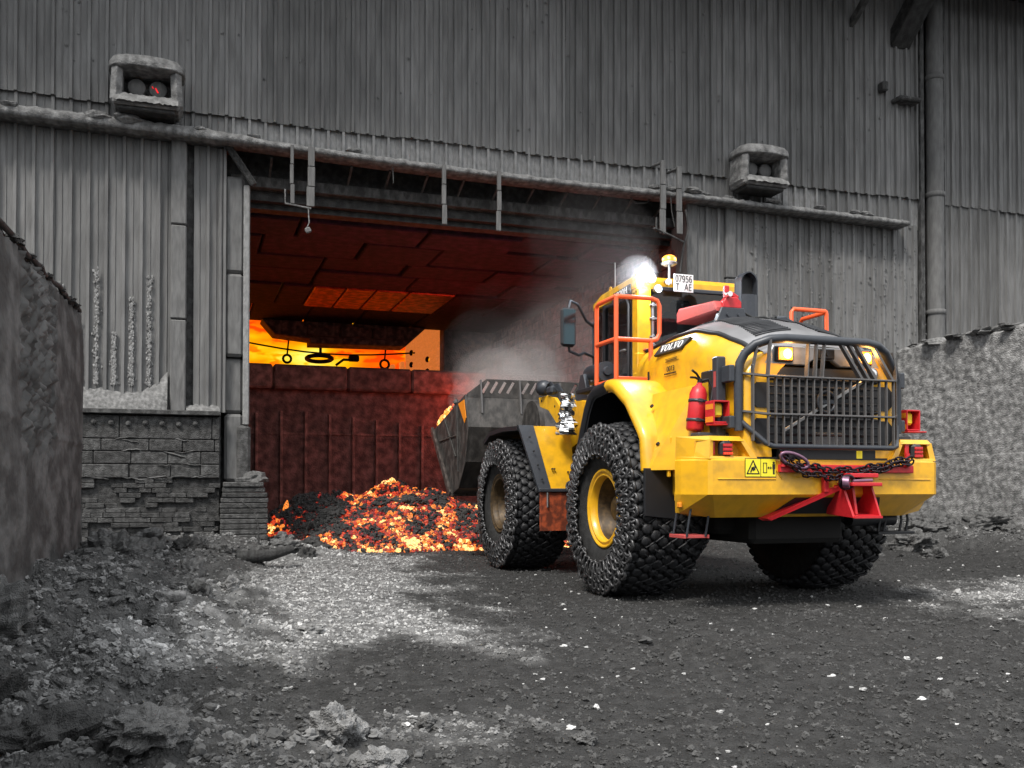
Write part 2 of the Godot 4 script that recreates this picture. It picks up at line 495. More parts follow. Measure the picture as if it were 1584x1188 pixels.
func boulders():
	# x, z, size (m), height factor, material, label
	var L := [
		[-0.92, -12.35, 0.34, 0.85, "rock", "large grey boulder near the end of the left concrete wall", 5],
		[-0.55, -13.55, 0.24, 0.7, "rock", "knobbly grey rock just behind the large boulder by the left wall", 6],
		[-0.1, -13.9, 0.22, 0.75, "rock_dark", "dark lump right of the boulder below the broken brickwork", 7],
		[0.35, -14.3, 0.25, 0.6, "rock", "flat grey rock in the rubble below the brickwork", 8],
		[-0.6, -14.9, 0.26, 0.7, "rock", "upper grey rock of the rubble heap under the brickwork", 9],
		[0.05, -15.2, 0.24, 0.7, "rock", "pale-topped rock against the foot of the brickwork", 10],
		[1.45, -15.6, 0.24, 0.6, "rock", "grey rock in front of the doorway pier", 11],
		[1.9, -16.4, 0.3, 0.55, "rock_dark", "dark sloping rock beside the doorway pier", 12],
		[-1.2, -11.6, 0.16, 0.8, "rock", "small rock touching the foot of the left wall", 13],
		[0.64, -4.36, 0.105, 1.0, "rock_pale", "pale crusty lump upright at the bottom left of centre", 14],
		[0.77, -4.02, 0.10, 0.6, "rock_pale", "pale flat lump at the very bottom edge left of centre", 15],
		[1.11, -4.55, 0.06, 0.8, "rock", "small pointed grey stone right of the pale crusty lump", 16],
		[1.72, -4.05, 0.05, 0.6, "rock", "small grey stone near the bottom edge of the view", 17],
		[-0.20, -4.36, 0.19, 0.42, "rock", "broad crusted slab in front of the dark hollow", 18],
		[-0.62, -4.75, 0.26, 0.6, "rock_dark", "dark lumpy clod left of the crusted slab", 19],
		[-1.12, -5.6, 0.26, 0.8, "rock_dark", "dark crumbling mound at the left edge of the view", 20],
		[-1.35, -7.3, 0.30, 1.1, "rock", "rough grey rock leaning on the left wall at the edge of view", 21],
		[0.36, -9.75, 0.09, 0.9, "rock_pale", "pale buff stone on the pale ground patch", 22],
		[-0.3, -10.4, 0.13, 0.6, "rock_dark", "dark stone left of the pale buff stone", 23],
		[0.9, -7.7, 0.1, 0.5, "rock_pale", "pale flat stone at the front of the pale ground patch", 24],
		[12.6, -14.2, 0.35, 0.7, "rock", "grey boulder on the bank behind the loader's right rear wheel", 25],
		[13.4, -14.6, 0.4, 0.65, "rock", "broad rock on the bank below the right concrete wall", 26],
		[14.1, -13.9, 0.36, 0.6, "rock", "rock at the right end of the bank by the concrete wall", 27],
		[11.6, -16.2, 0.4, 0.6, "rock", "grey rock seen under the loader between its rear wheels", 28],
		[10.9, -16.6, 0.45, 0.6, "rock", "broad grey rock behind the loader against the building foot", 29],
		[12.0, -13.0, 0.16, 0.7, "rock_dark", "small dark stone in front of the right bank", 30],
	]
	for r in L:
		var big: bool = r[2] > 0.14 or r[1] > -6.0
		var o := obj("rock", rock_mesh(r[6], 40 if big else 22, 60 if big else 32, 0.42, r[3]), M[r[4]])
		o.scale = Vector3.ONE * r[2]
		o.rotation.y = r[6] * 1.3
		o.position = Vector3(r[0], hgt(r[0], r[1]) + r[2] * r[3] * 0.35, r[1])
		tag(o, r[5], "rock", "large rocks in the rubble")
	# the smaller countable chunks of the two rubble banks
	var spots := []
	for i in 34:
		spots.append(Vector2(rng.randf_range(-1.35, 1.9), rng.randf_range(-16.6, -12.6)))
	for i in 34:
		spots.append(Vector2(rng.randf_range(11.2, 14.7), rng.randf_range(-16.9, -12.9)))
	for i in 26:
		spots.append(Vector2(rng.randf_range(-1.2, 0.1), rng.randf_range(-12.0, -4.6)))
	var forms := []
	for i in 5:
		forms.append(rock_mesh(50 + i, 14, 20, 0.5, 0.7))
	for i in spots.size():
		var p: Vector2 = spots[i]
		if p.x > 0.3 and p.x < 3.0 and p.y > -14.0:
			continue
		var s := rng.randf_range(0.05, 0.15) * (0.6 if p.y > -8 else 1.0)
		var light := rng.randf() < 0.7
		var o := obj("slag_chunk", forms[i % 5], M["rock" if light else "rock_dark"])
		var look := ("small" if s < 0.075 else "mid sized" if s < 0.115 else "large") + (" grey" if light else " dark")
		o.scale = Vector3(s * rng.randf_range(0.8, 1.4), s, s)
		o.rotation = Vector3(rng.randf() * 0.6, rng.randf() * TAU, rng.randf() * 0.6)
		o.position = Vector3(p.x, hgt(p.x, p.y) + s * 0.2, p.y)
		if i < 34:
			tag(o, look + " slag chunk in the rubble below the brickwork", "slag chunk", "slag chunks below the brickwork")
		elif i < 68:
			tag(o, look + " slag chunk on the bank below the right concrete wall", "slag chunk", "slag chunks on the right bank")
		else:
			tag(o, look + " slag chunk along the foot of the left concrete wall", "slag chunk", "slag chunks along the left wall")
	# a pale cylinder, a charred log, a bent wire
	var b := MB.new()
	b.lathe(Vector3.ZERO, Vector3(1, 0.05, 0.1).normalized(), [[-0.16, 0.0], [-0.16, 0.045], [0.1, 0.05], [0.15, 0.035], [0.16, 0.0]], 14)
	tag(obj("pale_cylinder", b, M.rock_pale, null, Vector3(-0.21, hgt(-0.21, -8.65) + 0.045, -8.65)), "pale cylindrical lump lying in the rubble beside the left wall", "cylinder")
	b = MB.new()
	b.tube([Vector3(-0.5, 0.05, 0.1), Vector3(-0.15, 0.1, 0.0), Vector3(0.2, 0.12, 0.05), Vector3(0.55, 0.2, -0.1)], [0.07, 0.1, 0.09, 0.06], 9)
	tag(obj("charred_log", b, M.rock_dark, null, Vector3(0.85, hgt(0.85, -14.3), -14.3)), "dark log-like lump lying in front of the doorway pier", "log")
	b = MB.new()
	var y0 := hgt(1.0, -15.7)
	b.tube([Vector3(1.0, y0 - 0.02, -15.7), Vector3(0.99, y0 + 0.35, -15.75), Vector3(0.92, y0 + 0.6, -15.8), Vector3(0.75, y0 + 0.72, -15.85)], 0.014, 6)
	tag(obj("bent_wire", b, M.dark_steel), "thin bent wire sticking up before the doorway pier", "wire")

# ---------------------------------------------------------------- building
const PITCH := 0.28
func sheet_mesh(w: float, h: float, seed_: int) -> ArrayMesh:
	var mb := MB.new()
	var n := noise(1.2, seed_, 3)
	var xs := []
	for k in int(round(w / PITCH)):
		var x := k * PITCH
		for q in [[0.0, 0.0], [0.085, 0.0], [0.098, 0.016], [0.112, 0.0], [0.20, 0.0], [0.212, 0.06], [0.258, 0.06], [0.27, 0.0]]:
			xs.append(Vector2(x + q[0], q[1]))
	xs.append(Vector2(w, 0.0))
	var rows := []
	var ny := maxi(2, int(h / 0.35))
	for i in ny + 1:
		var y := h * i / ny
		var row := []
		for p in xs:
			var d := n.get_noise_2d(p.x * 1.5, y * 0.6) * 0.012
			row.append(Vector3(p.x + n.get_noise_2d(p.y * 40.0 + 3.0, y) * 0.006, y, p.y + d))
		rows.append(row)
	mb.grid(rows, false)
	return mb.mesh()

func clad(B: Node, x0: float, x1: float, y0: float, y1: float, z: float, pale_share := 0.0):
	var x := x0
	var forms := []
	for i in 3:
		forms.append(sheet_mesh(PITCH * 3.0, y1 - y0, 200 + i + int(y0 * 7)))
	while x < x1 - 0.05:
		var w := minf(PITCH * 3.0, x1 - x)
		var me: ArrayMesh = forms[rng.randi() % 3] if w > PITCH * 2.9 else sheet_mesh(maxf(PITCH, w), y1 - y0, 7)
		var m: Material = M["clad%d" % (rng.randi() % 4)]
		if rng.randf() < pale_share:
			m = M.pale_clad
		var o := obj("cladding_sheet", me, m, B, Vector3(x, y0 + rng.randf_range(-0.02, 0.02), z + rng.randf_range(-0.01, 0.012)))
		o.rotation.z = rng.randf_range(-0.002, 0.002)
		x += PITCH * 3.0

func rough_strip(name_: String, pts: Array, size: Vector2, m: Material, B: Node, seed_: int): # a dusty ledge: box section along pts with lumpy top
	var mb := MB.new()
	var n := noise(2.2, seed_, 3)
	var rings := []
	for i in pts.size():
		var p: Vector3 = pts[i]
		var sy: float = size.y * (1.0 - 0.38 * smoothstep(0.0, 1.5, p.x))
		var a := n.get_noise_1d(i * 0.31) * 0.05
		var b2 := absf(n.get_noise_1d(i * 0.17 + 30.0)) * 0.10
		rings.append([p + Vector3(0, 0, -0.02), p + Vector3(0, 0, size.x + a * 0.6), p + Vector3(0, sy * 0.62 + a * 0.3, size.x + 0.01 + a * 0.7), p + Vector3(0, sy * 0.95 + b2 * 0.4, size.x * 0.86 + a), p + Vector3(0, sy + b2, size.x * 0.4), p + Vector3(0, sy + b2 * 0.7 + 0.05, -0.02)])
	mb.loft(rings, true)
	return obj(name_, mb, m, B)

func building():
	var B := thing("smelter_building", "tall grey ribbed metal smelter building with wide open doorway glowing red inside", "building", Vector3.ZERO)
	# cladding
	clad(B, -5.6, 15.7, 7.78, 13.4, DZ + 0.04)
	clad(B, -5.6, 0.4, 7.3, 7.86, DZ - 0.035)
	clad(B, 0.4, 9.6, 7.3, 7.9, DZ - 0.035, 0.9)
	clad(B, 9.64, 15.7, 7.1, 7.86, DZ - 0.035, 0.25)
	clad(B, -5.6, -0.42, 2.55, 7.4, DZ)
	clad(B, -0.02, 0.43, 2.5, 7.3, DZ + 0.02)
	clad(B, 9.95, 10.62, -0.1, 7.3, DZ)
	clad(B, 10.86, 15.7, -0.1, 7.2, DZ)
	clad(B, 16.4, 24.4, 7.74, 13.4, DZ + 0.05)
	clad(B, 16.4, 24.4, -0.1, 7.8, DZ)
	# what the sheets hang on, and the shell that shuts the inside off from the sky
	var b := MB.new()
	b.box(Vector3(-2.7, 3.6, DZ - 0.16), Vector3(6.3, 7.4, 0.2))
	b.box(Vector3(17.1, 3.6, DZ - 0.16), Vector3(14.8, 7.4, 0.2))
	b.box(Vector3(9.3, 10.4, DZ - 0.16), Vector3(30.6, 6.2, 0.2))
	obj("backing_wall", b, M.dark_steel, B)
	b = MB.new()
	b.box(Vector3(9.3, 13.7, -30), Vector3(31, 0.4, 25.4))
	obj("roof_deck", b, M.dark_steel, B)
	b = MB.new()
	b.box(Vector3(-6.0, 6.7, -30.2), Vector3(0.3, 13.6, 25))
	b.box(Vector3(24.6, 6.7, -30.2), Vector3(0.3, 13.6, 25))
	b.box(Vector3(9.3, 6.7, -42.6), Vector3(31, 13.6, 0.3))
	obj("outer_wall", b, M.dark_steel, B)
	# knee braces and an unseen eave, its depth set to darken the upper wall
	b = MB.new()
	b.box(Vector3(9.3, 12.95, -15.9), Vector3(31, 0.25, 3.2))
	obj("eave", b, M.dark_steel, B)
	b = MB.new()
	b.box(Vector3(15.2, 12.2, -16.6), Vector3(0.5, 0.35, 2.6), 0.02, Basis(Vector3.RIGHT, -0.75) * Basis(Vector3.UP, 0.0))
	b.box(Vector3(15.2, 12.9, -16.0), Vector3(2.6, 0.5, 0.4), 0.02)
	obj("knee_brace", b, M.dark_steel, B)
	b = MB.new()
	b.box(Vector3(13.9, 11.9, -17.0), Vector3(0.12, 0.16, 1.4), 0.01, Basis(Vector3.RIGHT, -0.6))
	obj("knee_brace", b, M.dirt_steel, B)
	for k in 4:
		b = MB.new()
		b.tube([Vector3(15.9, 12.45 + 0.11 * k, -16.4), Vector3(20.0, 12.40 + 0.11 * k, -16.4), Vector3(24.0, 12.45 + 0.11 * k, -16.4)], 0.035, 8)
		obj("conduit", b, M.flash, B)
	b = MB.new()
	b.box(Vector3(15.25, 9.95, -17.3), Vector3(0.62, 0.10, 0.32), 0.03)
	b.box(Vector3(14.65, 10.2, -17.35), Vector3(0.16, 0.22, 0.2), 0.03)
	obj("wall_fitting", b, M.dirt_steel, B)
	# downpipe in the joint between the two blocks
	b = MB.new()
	b.cyl(Vector3(16.1, 4.0, -17.38), Vector3(16.1, 13.0, -17.38), 0.19, 0.19, 18)
	var dp := obj("downpipe", b, M.flash, B)
	for y in [5.2, 7.9, 10.6]:
		b = MB.new()
		b.lathe(Vector3(16.1, y, -17.38), Vector3.UP, [[-0.06, 0.19], [-0.05, 0.215], [0.05, 0.215], [0.06, 0.19]], 18)
		obj("pipe_collar", b, M.flash, dp)
	b = MB.new()
	b.box(Vector3(15.76, 6.6, -17.44), Vector3(0.1, 13.2, 0.12), 0.01)
	b.box(Vector3(16.37, 6.6, -17.44), Vector3(0.06, 13.2, 0.12), 0.01)
	obj("corner_flashing", b, M.dirt_steel, B)
	# the long dust covered ledge above the doorway
	var pts := []
	for i in 240:
		var x := -5.6 + 20.7 * i / 239.0
		pts.append(Vector3(x, 7.28 - 0.012 * (x + 5.0) - (0.05 * sin(PI * clampf((x - 1.0) / 8.5, 0, 1))), DZ + 0.02))
	rough_strip("ledge", pts, Vector2(0.42, 0.19), M.ledge, B, 61)
	for i in 46:
		var x := rng.randf_range(-3.2, 14.6)
		var s := rng.randf_range(0.07, 0.16)
		if x > 1.2 and x < 8.6 and rng.randf() < 0.8:
			continue
		var o := obj("dust_lump", rock_mesh(70 + i % 4, 7, 10, 0.25, 0.42), M.dust, B, Vector3(x, 7.45 - 0.012 * (x + 5.0), DZ + rng.randf_range(0.25, 0.42)))
		o.scale = Vector3(s * 1.6, s * 1.3, s)
	# doorway: columns, reveals, header
	var col := func(called, x0, x1, y0, y1, z0, z1, m, bev := 0.02):
		var q := MB.new()
		q.box(Vector3((x0 + x1) / 2, (y0 + y1) / 2, (z0 + z1) / 2), Vector3(x1 - x0, y1 - y0, absf(z1 - z0)), bev)
		return obj(called, q, m, B)
	for y in [[2.5, 4.1], [4.12, 5.75], [5.77, 7.3]]:
		col.call("corner_flashing", -0.40, -0.14, y[0], y[1], DZ - 0.02, DZ + 0.16, M.flash)
	col.call("corner_flashing", 0.40, 0.46, 2.5, 7.2, DZ - 0.02, DZ + 0.10, M.flash)
	var ys := [[1.3, 2.5], [2.52, 3.5], [3.52, 5.0], [5.02, 6.75]]
	for i in 4:
		var o = col.call("pier_casing", 0.50, 0.82 + 0.02 * (i % 2), ys[i][0], ys[i][1], DZ - 0.5, DZ + [0.0, -0.06, 0.03, 0.0][i], M.flash, 0.05)
		o.position.x = [0.01, -0.012, 0.008, -0.004][i]
	col.call("pier_casing", 0.82, 0.93, 2.3, 6.6, DZ - 0.45, DZ + 0.05, M.pale_clad, 0.02)
	col.call("pier_casing", 0.72, 0.96, 1.2, 2.3, DZ - 0.45, DZ + 0.06, M.brick1, 0.05)
	col.call("inner_pier", 0.3, 0.9, 0.0, 7.3, DZ - 2.2, DZ - 0.5, M.dark_steel)
	col.call("corner_flashing", 9.70, 9.95, -0.1, 7.25, DZ - 0.6, DZ + 0.10, M.flash)
	for y in [[0, 4.2], [4.22, 5.6], [5.62, 7.25]]:
		col.call("corner_flashing", 10.62, 10.86, y[0], y[1], DZ - 0.05, DZ + 0.12, M.flash)
	b = MB.new()
	b.box(Vector3(0.74, 6.95, DZ + 0.12), Vector3(0.12, 0.9, 0.12), 0.02, Basis(Vector3.BACK, 0.6))
	obj("bent_bracket", b, M.rock_dark, B)
	# header beam set back under the ledge
	b = MB.new()
	b.box(Vector3(5.3, 6.83, DZ - 0.55), Vector3(9.4, 0.2, 0.25), 0.01)
	obj("header_beam", b, M.dirt_steel, B)
	b = MB.new()
	b.box(Vector3(5.3, 7.0, DZ - 0.75), Vector3(9.4, 0.9, 0.2))
	b.box(Vector3(5.3, 6.6, DZ - 1.0), Vector3(9.4, 0.3, 0.3))
	obj("header_back", b, M.dark_steel, B)
	for i in 12:
		b = MB.new()
		var x := 1.3 + 0.72 * i
		b.box(Vector3(x, 7.02, DZ - 0.22), Vector3(0.04, 0.04, 0.62), 0.0, Basis(Vector3.RIGHT, -0.35))
		obj("header_stay", b, M.dirt_steel, B)
	# straps and brackets that hang from the ledge
	var straps := [[1.62, 6.2, 7.25, 0.07], [1.95, 6.18, 7.25, 0.14], [4.39, 6.08, 7.2, 0.09], [5.46, 6.05, 7.2, 0.09], [8.93, 6.3, 7.78, 0.13], [9.3, 6.32, 7.7, 0.13]]
	for s in straps:
		b = MB.new()
		var h: float = s[2] - s[1]
		for k in 3:
			b.box(Vector3(s[0] + 0.008 * sin(s[0] * 9 + k * 2), s[1] + h * (k + 0.5) / 3.0, DZ + 0.5), Vector3(s[3] * (1.0 - 0.1 * k), h / 3.0 - 0.004, 0.05 + 0.01 * k), 0.01)
		b.tube([Vector3(s[0], s[2] - 0.02, DZ + 0.5), Vector3(s[0], s[2] + 0.03, DZ + 0.0)], 0.03, 6)
		obj("hanging_strap", b, M.flash, B)
	b = MB.new()
	b.tube([Vector3(1.5, 6.45, DZ + 0.5), Vector3(1.5, 6.2, DZ + 0.5), Vector3(1.95, 6.15, DZ + 0.5)], 0.018, 6)
	b.tube([Vector3(1.9, 6.18, DZ + 0.5), Vector3(1.92, 5.9, DZ + 0.5), Vector3(1.88, 5.8, DZ + 0.5)], 0.012, 6)
	b.box(Vector3(1.9, 5.76, DZ + 0.5), Vector3(0.10, 0.10, 0.06), 0.02, Basis(Vector3.BACK, 0.5))
	obj("dangling_bracket", b, M.dust, B)
	b = MB.new()
	b.tube([Vector3(8.6, 6.32, DZ + 0.75), Vector3(9.1, 6.28, DZ + 0.5), Vector3(9.45, 6.2, DZ + 0.4)], 0.022, 6)
	b.tube([Vector3(8.75, 6.2, DZ + 0.9), Vector3(8.93, 6.3, DZ + 0.5)], 0.022, 6)
	b.tube([Vector3(8.78, 6.35, DZ + 0.5), Vector3(8.78, 6.62, DZ + 0.5)], 0.022, 6)
	b.tube([Vector3(9.55, 6.9, DZ + 0.3), Vector3(9.62, 6.5, DZ + 0.3), Vector3(9.5, 6.15, DZ + 0.3), Vector3(9.42, 5.6, DZ + 0.3)], 0.02, 6)
	obj("dangling_bracket", b, M.dirt_steel, B)
	b = MB.new()
	b.tube([Vector3(9.15, 7.2, DZ + 0.4), Vector3(9.17, 6.8, DZ + 0.42), Vector3(9.25, 6.5, DZ + 0.4)], 0.012, 5)
	b.tube([Vector3(3.45, 7.1, DZ + 0.35), Vector3(3.46, 6.8, DZ + 0.37)], 0.01, 5)
	b.tube([Vector3(8.4, 7.1, DZ + 0.1), Vector3(8.5, 6.98, DZ + 0.12), Vector3(8.75, 7.02, DZ + 0.1), Vector3(8.9, 7.15, DZ + 0.1)], 0.015, 5)
	obj("cable", b, M.dirt_steel, B)
	# left: sill with its drift of dust, and block and brick work below
	col.call("sill", -5.6, 0.44, 2.44, 2.52, DZ - 0.05, DZ + 0.30, M.dirt_steel, 0.01)
	var mb := MB.new()
	var dn := noise(1.3, 77, 4)
	var rows := []
	for i in 9:
		var t := i / 8.0
		var row := []
		for j in 60:
			var x := -3.9 + 3.46 * j / 59.0
			var hh: float = 0.36 + 0.06 * sin(x * 2.2) + 0.45 * pow(clampf((x + 1.3) / 0.9, 0, 1), 3.0) + 0.05 * dn.get_noise_1d(x * 2.0)
			var y := 2.5 + hh * pow(1.0 - t, 0.8) + 0.03 * dn.get_noise_2d(x * 4.0, t * 4.0)
			row.append(Vector3(x, y if i < 8 else 2.5, DZ + 0.03 + 0.24 * t + 0.04 * dn.get_noise_2d(x * 5.0, 9.0 + t * 3.0) * t))
		rows.append(row)
	mb.grid(rows)
	obj("dust_drift", mb, M.dust, B)
	mb = MB.new()
	rows = []
	for i in 7:
		var t := i / 6.0
		var row := []
		for j in 20:
			var x := -0.13 + 0.56 * j / 19.0
			var y := 2.5 + (0.14 + 0.06 * dn.get_noise_1d(x * 6)) * (1.0 - t)
			row.append(Vector3(x, y, DZ + 0.05 + 0.24 * t))
		rows.append(row)
	mb.grid(rows)
	obj("dust_drift", mb, M.dust, B)
	# coarse blocks above, thin bricks below
	var y := 2.42
	for r in 4:
		var h: float = [0.40, 0.21, 0.22, 0.24][r]
		y -= h
		var x: float = -4.2 + [0.0, 0.3, 0.1, 0.45][r]
		while x < 0.42:
			var w: float = rng.randf_range(0.42, 0.8) if r > 0 else 1.5
			w = minf(w, 0.43 - x)
			if w > 0.06:
				b = MB.new()
				b.box(Vector3(x + w / 2, y + h / 2, DZ + 0.0 + rng.randf_range(-0.02, 0.015)), Vector3(w - 0.012, h - 0.012, 0.4), 0.012)
				obj("block", b, M["brick%d" % (rng.randi() % 3)], B)
			x += w
	var bf := []
	for i in 4:
		b = MB.new()
		b.box(Vector3.ZERO, Vector3(0.19 + 0.05 * i, 0.077, 0.3), 0.006)
		bf.append(b.mesh())
	while y > 0.02:
		y -= 0.084
		var x := -2.6 + rng.randf_range(0, 0.2)
		while x < 0.36:
			var i := rng.randi() % 4
			var w := 0.197 + 0.05 * i
			var worn_ := smoothstep(0.1, -0.35, dn.get_noise_2d(x * 1.3, y * 2.0)) * 0.09
			if rng.randf() > 0.02 + worn_ * 0.9 and x + w < 0.47:
				var o := obj("brick", bf[i], M["brick%d" % (rng.randi() % 3)], B, Vector3(x + w / 2, y + 0.042, DZ + 0.04 - worn_ + rng.randf_range(-0.012, 0.015)))
				o.rotation = Vector3(rng.randf_range(-0.03, 0.03), rng.randf_range(-0.04, 0.04), rng.randf_range(-0.008, 0.008))
			x += w
	col.call("rubble_core", -4.2, 0.42, -0.1, 2.43, DZ - 0.2, DZ + 0.13, M.brick2, 0.0)
	for i in 16:
		b = MB.new()
		var p := Vector3(rng.randf_range(-1.7, 0.0), [2.02, 1.81, 1.59, 1.36, 1.36][rng.randi() % 5], DZ + 0.205)
		var path := [p]
		for k in 5:
			path.append(path[-1] + Vector3(rng.randf_range(0.03, 0.09), rng.randf_range(-0.022, 0.022), rng.randf_range(-0.004, 0.004)))
		b.tube(path, [0.004, 0.010, 0.013, 0.010, 0.012, 0.004], 5)
		obj("peeling_mortar", b, M["brick1" if i % 3 else "flash"], B)
	for i in 7:
		b = MB.new()
		b.lathe(Vector3(-1.6 + 0.27 * i, 2.30 - 0.01 * (i % 3), DZ + 0.2), Vector3.BACK, [[0.0, 0.05], [0.03, 0.04], [0.04, 0.0]], 9)
		obj("bolt_head", b, M.brick1, B)
	# stone base of the doorway pier
	var yy := 0.0
	for i in 14:
		var h := 0.092
		b = MB.new()
		b.box(Vector3(0.84, yy + h / 2, DZ + 0.0), Vector3(0.8 - (0.04 * (i - 10) if i > 10 else 0.0), h - 0.008, 0.75), 0.012)
		var o := obj("stone_course", b, M["brick%d" % (1 if i < 8 else (i % 3))], B)
		var jg := 0.003 if i < 9 else 0.016
		o.position = Vector3(rng.randf_range(-jg, jg), 0, rng.randf_range(-jg, jg))
		yy += h
	var cap := obj("rubble_cap", rock_mesh(91, 9, 14, 0.4, 0.5), M.rock, B, Vector3(1.0, 1.32, DZ + 0.02))
	cap.scale = Vector3(0.28, 0.3, 0.3)
	var crust := []; var tone := []
	for i in 2600:
		var k := rng.randi_range(-7, -2)
		var p := Vector3(-0.42 + PITCH * k + 0.235 + rng.randfn() * 0.022, 2.95 + [1.7, 1.1, 2.0, 0.9, 1.5, 1.9][k + 7] * pow(rng.randf(), 1.3), DZ + 0.05)
		if i % 3 == 0:
			p = Vector3(rng.randf_range(11.0, 15.5), rng.randf_range(3.2, 7.0), DZ + 0.015)
			p.x = snappedf(p.x - 10.86, PITCH) + 10.86 + 0.235 + rng.randfn() * 0.05
			p.z = DZ + (0.06 if absf(fposmod(p.x - 10.86, PITCH) - 0.235) < 0.03 else 0.015)
		elif i % 11 == 1:
			p = Vector3(rng.randf_range(-3.0, 15.0), rng.randf_range(8.0, 11.5), DZ + 0.06)
		elif absf(fposmod(p.x + 0.42, PITCH) - 0.235) > 0.03:
			p.z = DZ + 0.012
		var s := rng.randf_range(0.007, 0.019)
		crust.append(Transform3D(Basis.from_euler(Vector3(rng.randf() * 6, rng.randf() * 6, 0)).scaled(Vector3(s, s * 1.6, s * 0.8)), p))
		var c := rng.randf_range(0.10, 0.20) * (1.4 if i % 3 and i % 11 != 1 else 0.9)
		tone.append(Color(c, c, c))
	copies("crust_splatter", rock_mesh(95, 6, 8, 0.4, 1.0), M.stone, crust, tone, B)
	inside(B)

# ---------------------------------------------------------------- inside
func inside(B: Node):
	# back wall of the slag bay, with a thick capping and upright ribs
	var b := MB.new()
	b.box(Vector3(3.0, 1.9, -25.35), Vector3(13.4, 3.8, 0.5))
	obj("bay_wall", b, M.inner1, B)
	var x := -3.4
	var i := 0
	while x < 9.6:
		var w: float = [1.7, 2.1, 1.5, 1.9][i % 4]
		b = MB.new()
		b.box(Vector3(x + w / 2, 4.04, -25.1), Vector3(w - 0.02, 0.62, 0.8), 0.05)
		obj("capping_block", b, M["inner%d" % (i % 3)], B)
		x += w
		i += 1
	for k in 9:
		b = MB.new()
		b.box(Vector3(0.9 + 0.62 * k, 1.6, -25.05), Vector3(0.07, 3.2 - 0.12 * absf(k - 2.5), 0.12), 0.005)
		obj("wall_rib", b, M.inner2, B)
	b = MB.new()
	b.box(Vector3(3.0, 2.6, -25.08), Vector3(13.0, 0.05, 0.06))
	obj("wall_rail", b, M.inner0, B)
	# left inner wall
	b = MB.new()
	b.box(Vector3(-3.2, 2.1, -21.5), Vector3(0.3, 4.2, 7.6))
	obj("bay_side_wall", b, M.inner1, B)
	# brick wall on the right of the bay
	b = MB.new()
	b.box(Vector3(10.05, 3.3, -25.0), Vector3(0.5, 6.6, 14.6))
	obj("brick_wall_core", b, M.inner0, B)
	var forms := []
	for k in 3:
		b = MB.new()
		b.box(Vector3.ZERO, Vector3(0.16, 0.19, 0.36 + 0.03 * k), 0.012)
		forms.append(b.mesh())
	var where := [[], [], []]
	var yy := 0.1
	while yy < 6.4:
		var z := -17.9 - rng.randf() * 0.3
		while z > -32.0:
			var k := rng.randi() % 3
			where[k].append(Transform3D(Basis.from_euler(Vector3(0, rng.randf_range(-0.03, 0.03), rng.randf_range(-0.03, 0.03))), Vector3(9.78 + rng.randf_range(-0.03, 0.03), yy, z)))
			z -= 0.39 + 0.03 * k
		yy += 0.205
	var shown := 0
	for k in 3:
		var far := []
		for t in where[k]:
			if t.origin.z > -20.6 and t.origin.y > 2.4 and shown < 280:
				var o := obj("wall_brick", forms[k], M["inner%d" % (shown % 3)], B)
				o.transform = t
				shown += 1
			else:
				far.append(t)
		copies("wall_bricks", forms[k], M["inner%d" % k], far, [], B)
	# stepped end of that brick wall by the furnace
	for k in 5:
		b = MB.new()
		b.box(Vector3(9.5 - 0.42 * k, 5.35 - 0.27 * k, -26.2 - 0.1 * k), Vector3(0.44, 0.26, 0.9), 0.02)
		obj("stepped_block", b, M.inner2, B)
	# ceiling of heat shield slabs, hung with gaps
	var zs := [-18.9, -20.2, -21.9, -23.2, -24.9]
	for r in 4:
		x = -3.2
		while x < 9.7:
			var w := rng.randf_range(1.6, 2.7)
			b = MB.new()
			w = minf(w, 9.75 - x)
			b.box(Vector3(x + w / 2, 6.56 + rng.randf_range(-0.03, 0.03), (zs[r] + zs[r + 1]) / 2), Vector3(w - 0.06, 0.2, zs[r] - zs[r + 1] - 0.06), 0.03)
			var o := obj("ceiling_slab", b, M["soot%d" % (rng.randi() % 2)], B)
			o.position.y = rng.randf_range(-0.03, 0.03)
			x += w
	# a flat row of slabs, the middle ones made shiny red to look lit
	x = -3.2
	i = 0
	while x < 9.7:
		var w: float = [1.45, 1.55, 1.4, 0.95, 0.8, 0.85, 0.8, 0.9, 1.3, 1.5, 1.5][i % 11]
		var hot: bool = x + w / 2 > 2.6 and x + w / 2 < 7.3  # slabs picked to look furnace-lit
		b = MB.new()
		b.box(Vector3.ZERO, Vector3(w - 0.05, 0.16, 2.75), 0.03, Basis(Vector3.RIGHT, rng.randf_range(-0.012, 0.012)))
		obj("ceiling_slab", b, M.lit_look_plate if hot else M["soot%d" % (i % 2)], B, Vector3(x + w / 2, 6.5, -26.3))
		x += w
		i += 1
	x = -3.2
	i = 0
	while x < 9.7:
		var w: float = [1.6, 1.9, 1.3, 1.7][i % 4]
		b = MB.new()
		b.box(Vector3(x + w / 2, 6.62, -29.4), Vector3(w - 0.05, 0.22, 3.2), 0.03)
		obj("ceiling_slab", b, M["soot%d" % (i % 2)], B)
		x += w
		i += 1
	b = MB.new()
	b.box(Vector3(3.2, 7.3, -24.8), Vector3(13.2, 0.1, 13.0))
	obj("ceiling_deck", b, M.dark_steel, B)
	# hood that hangs at the end of the ceiling
	b = MB.new()
	b.prism([Vector2(2.0, 6.5), Vector2(2.4, 6.05), Vector2(3.5, 5.95), Vector2(3.5, 5.8), Vector2(6.6, 5.85), Vector2(7.3, 6.5)], -30.6, -31.6, XY, 0.03)
	var hood := obj("fume_hood", b, M.hood, B)
	for k in 3:
		b = MB.new()
		b.box(Vector3(3.9 + 1.05 * k, 6.2, -30.5), Vector3(1.0, 0.36, 0.2), 0.03)
		obj("hood_panel", b, M.hood, hood)
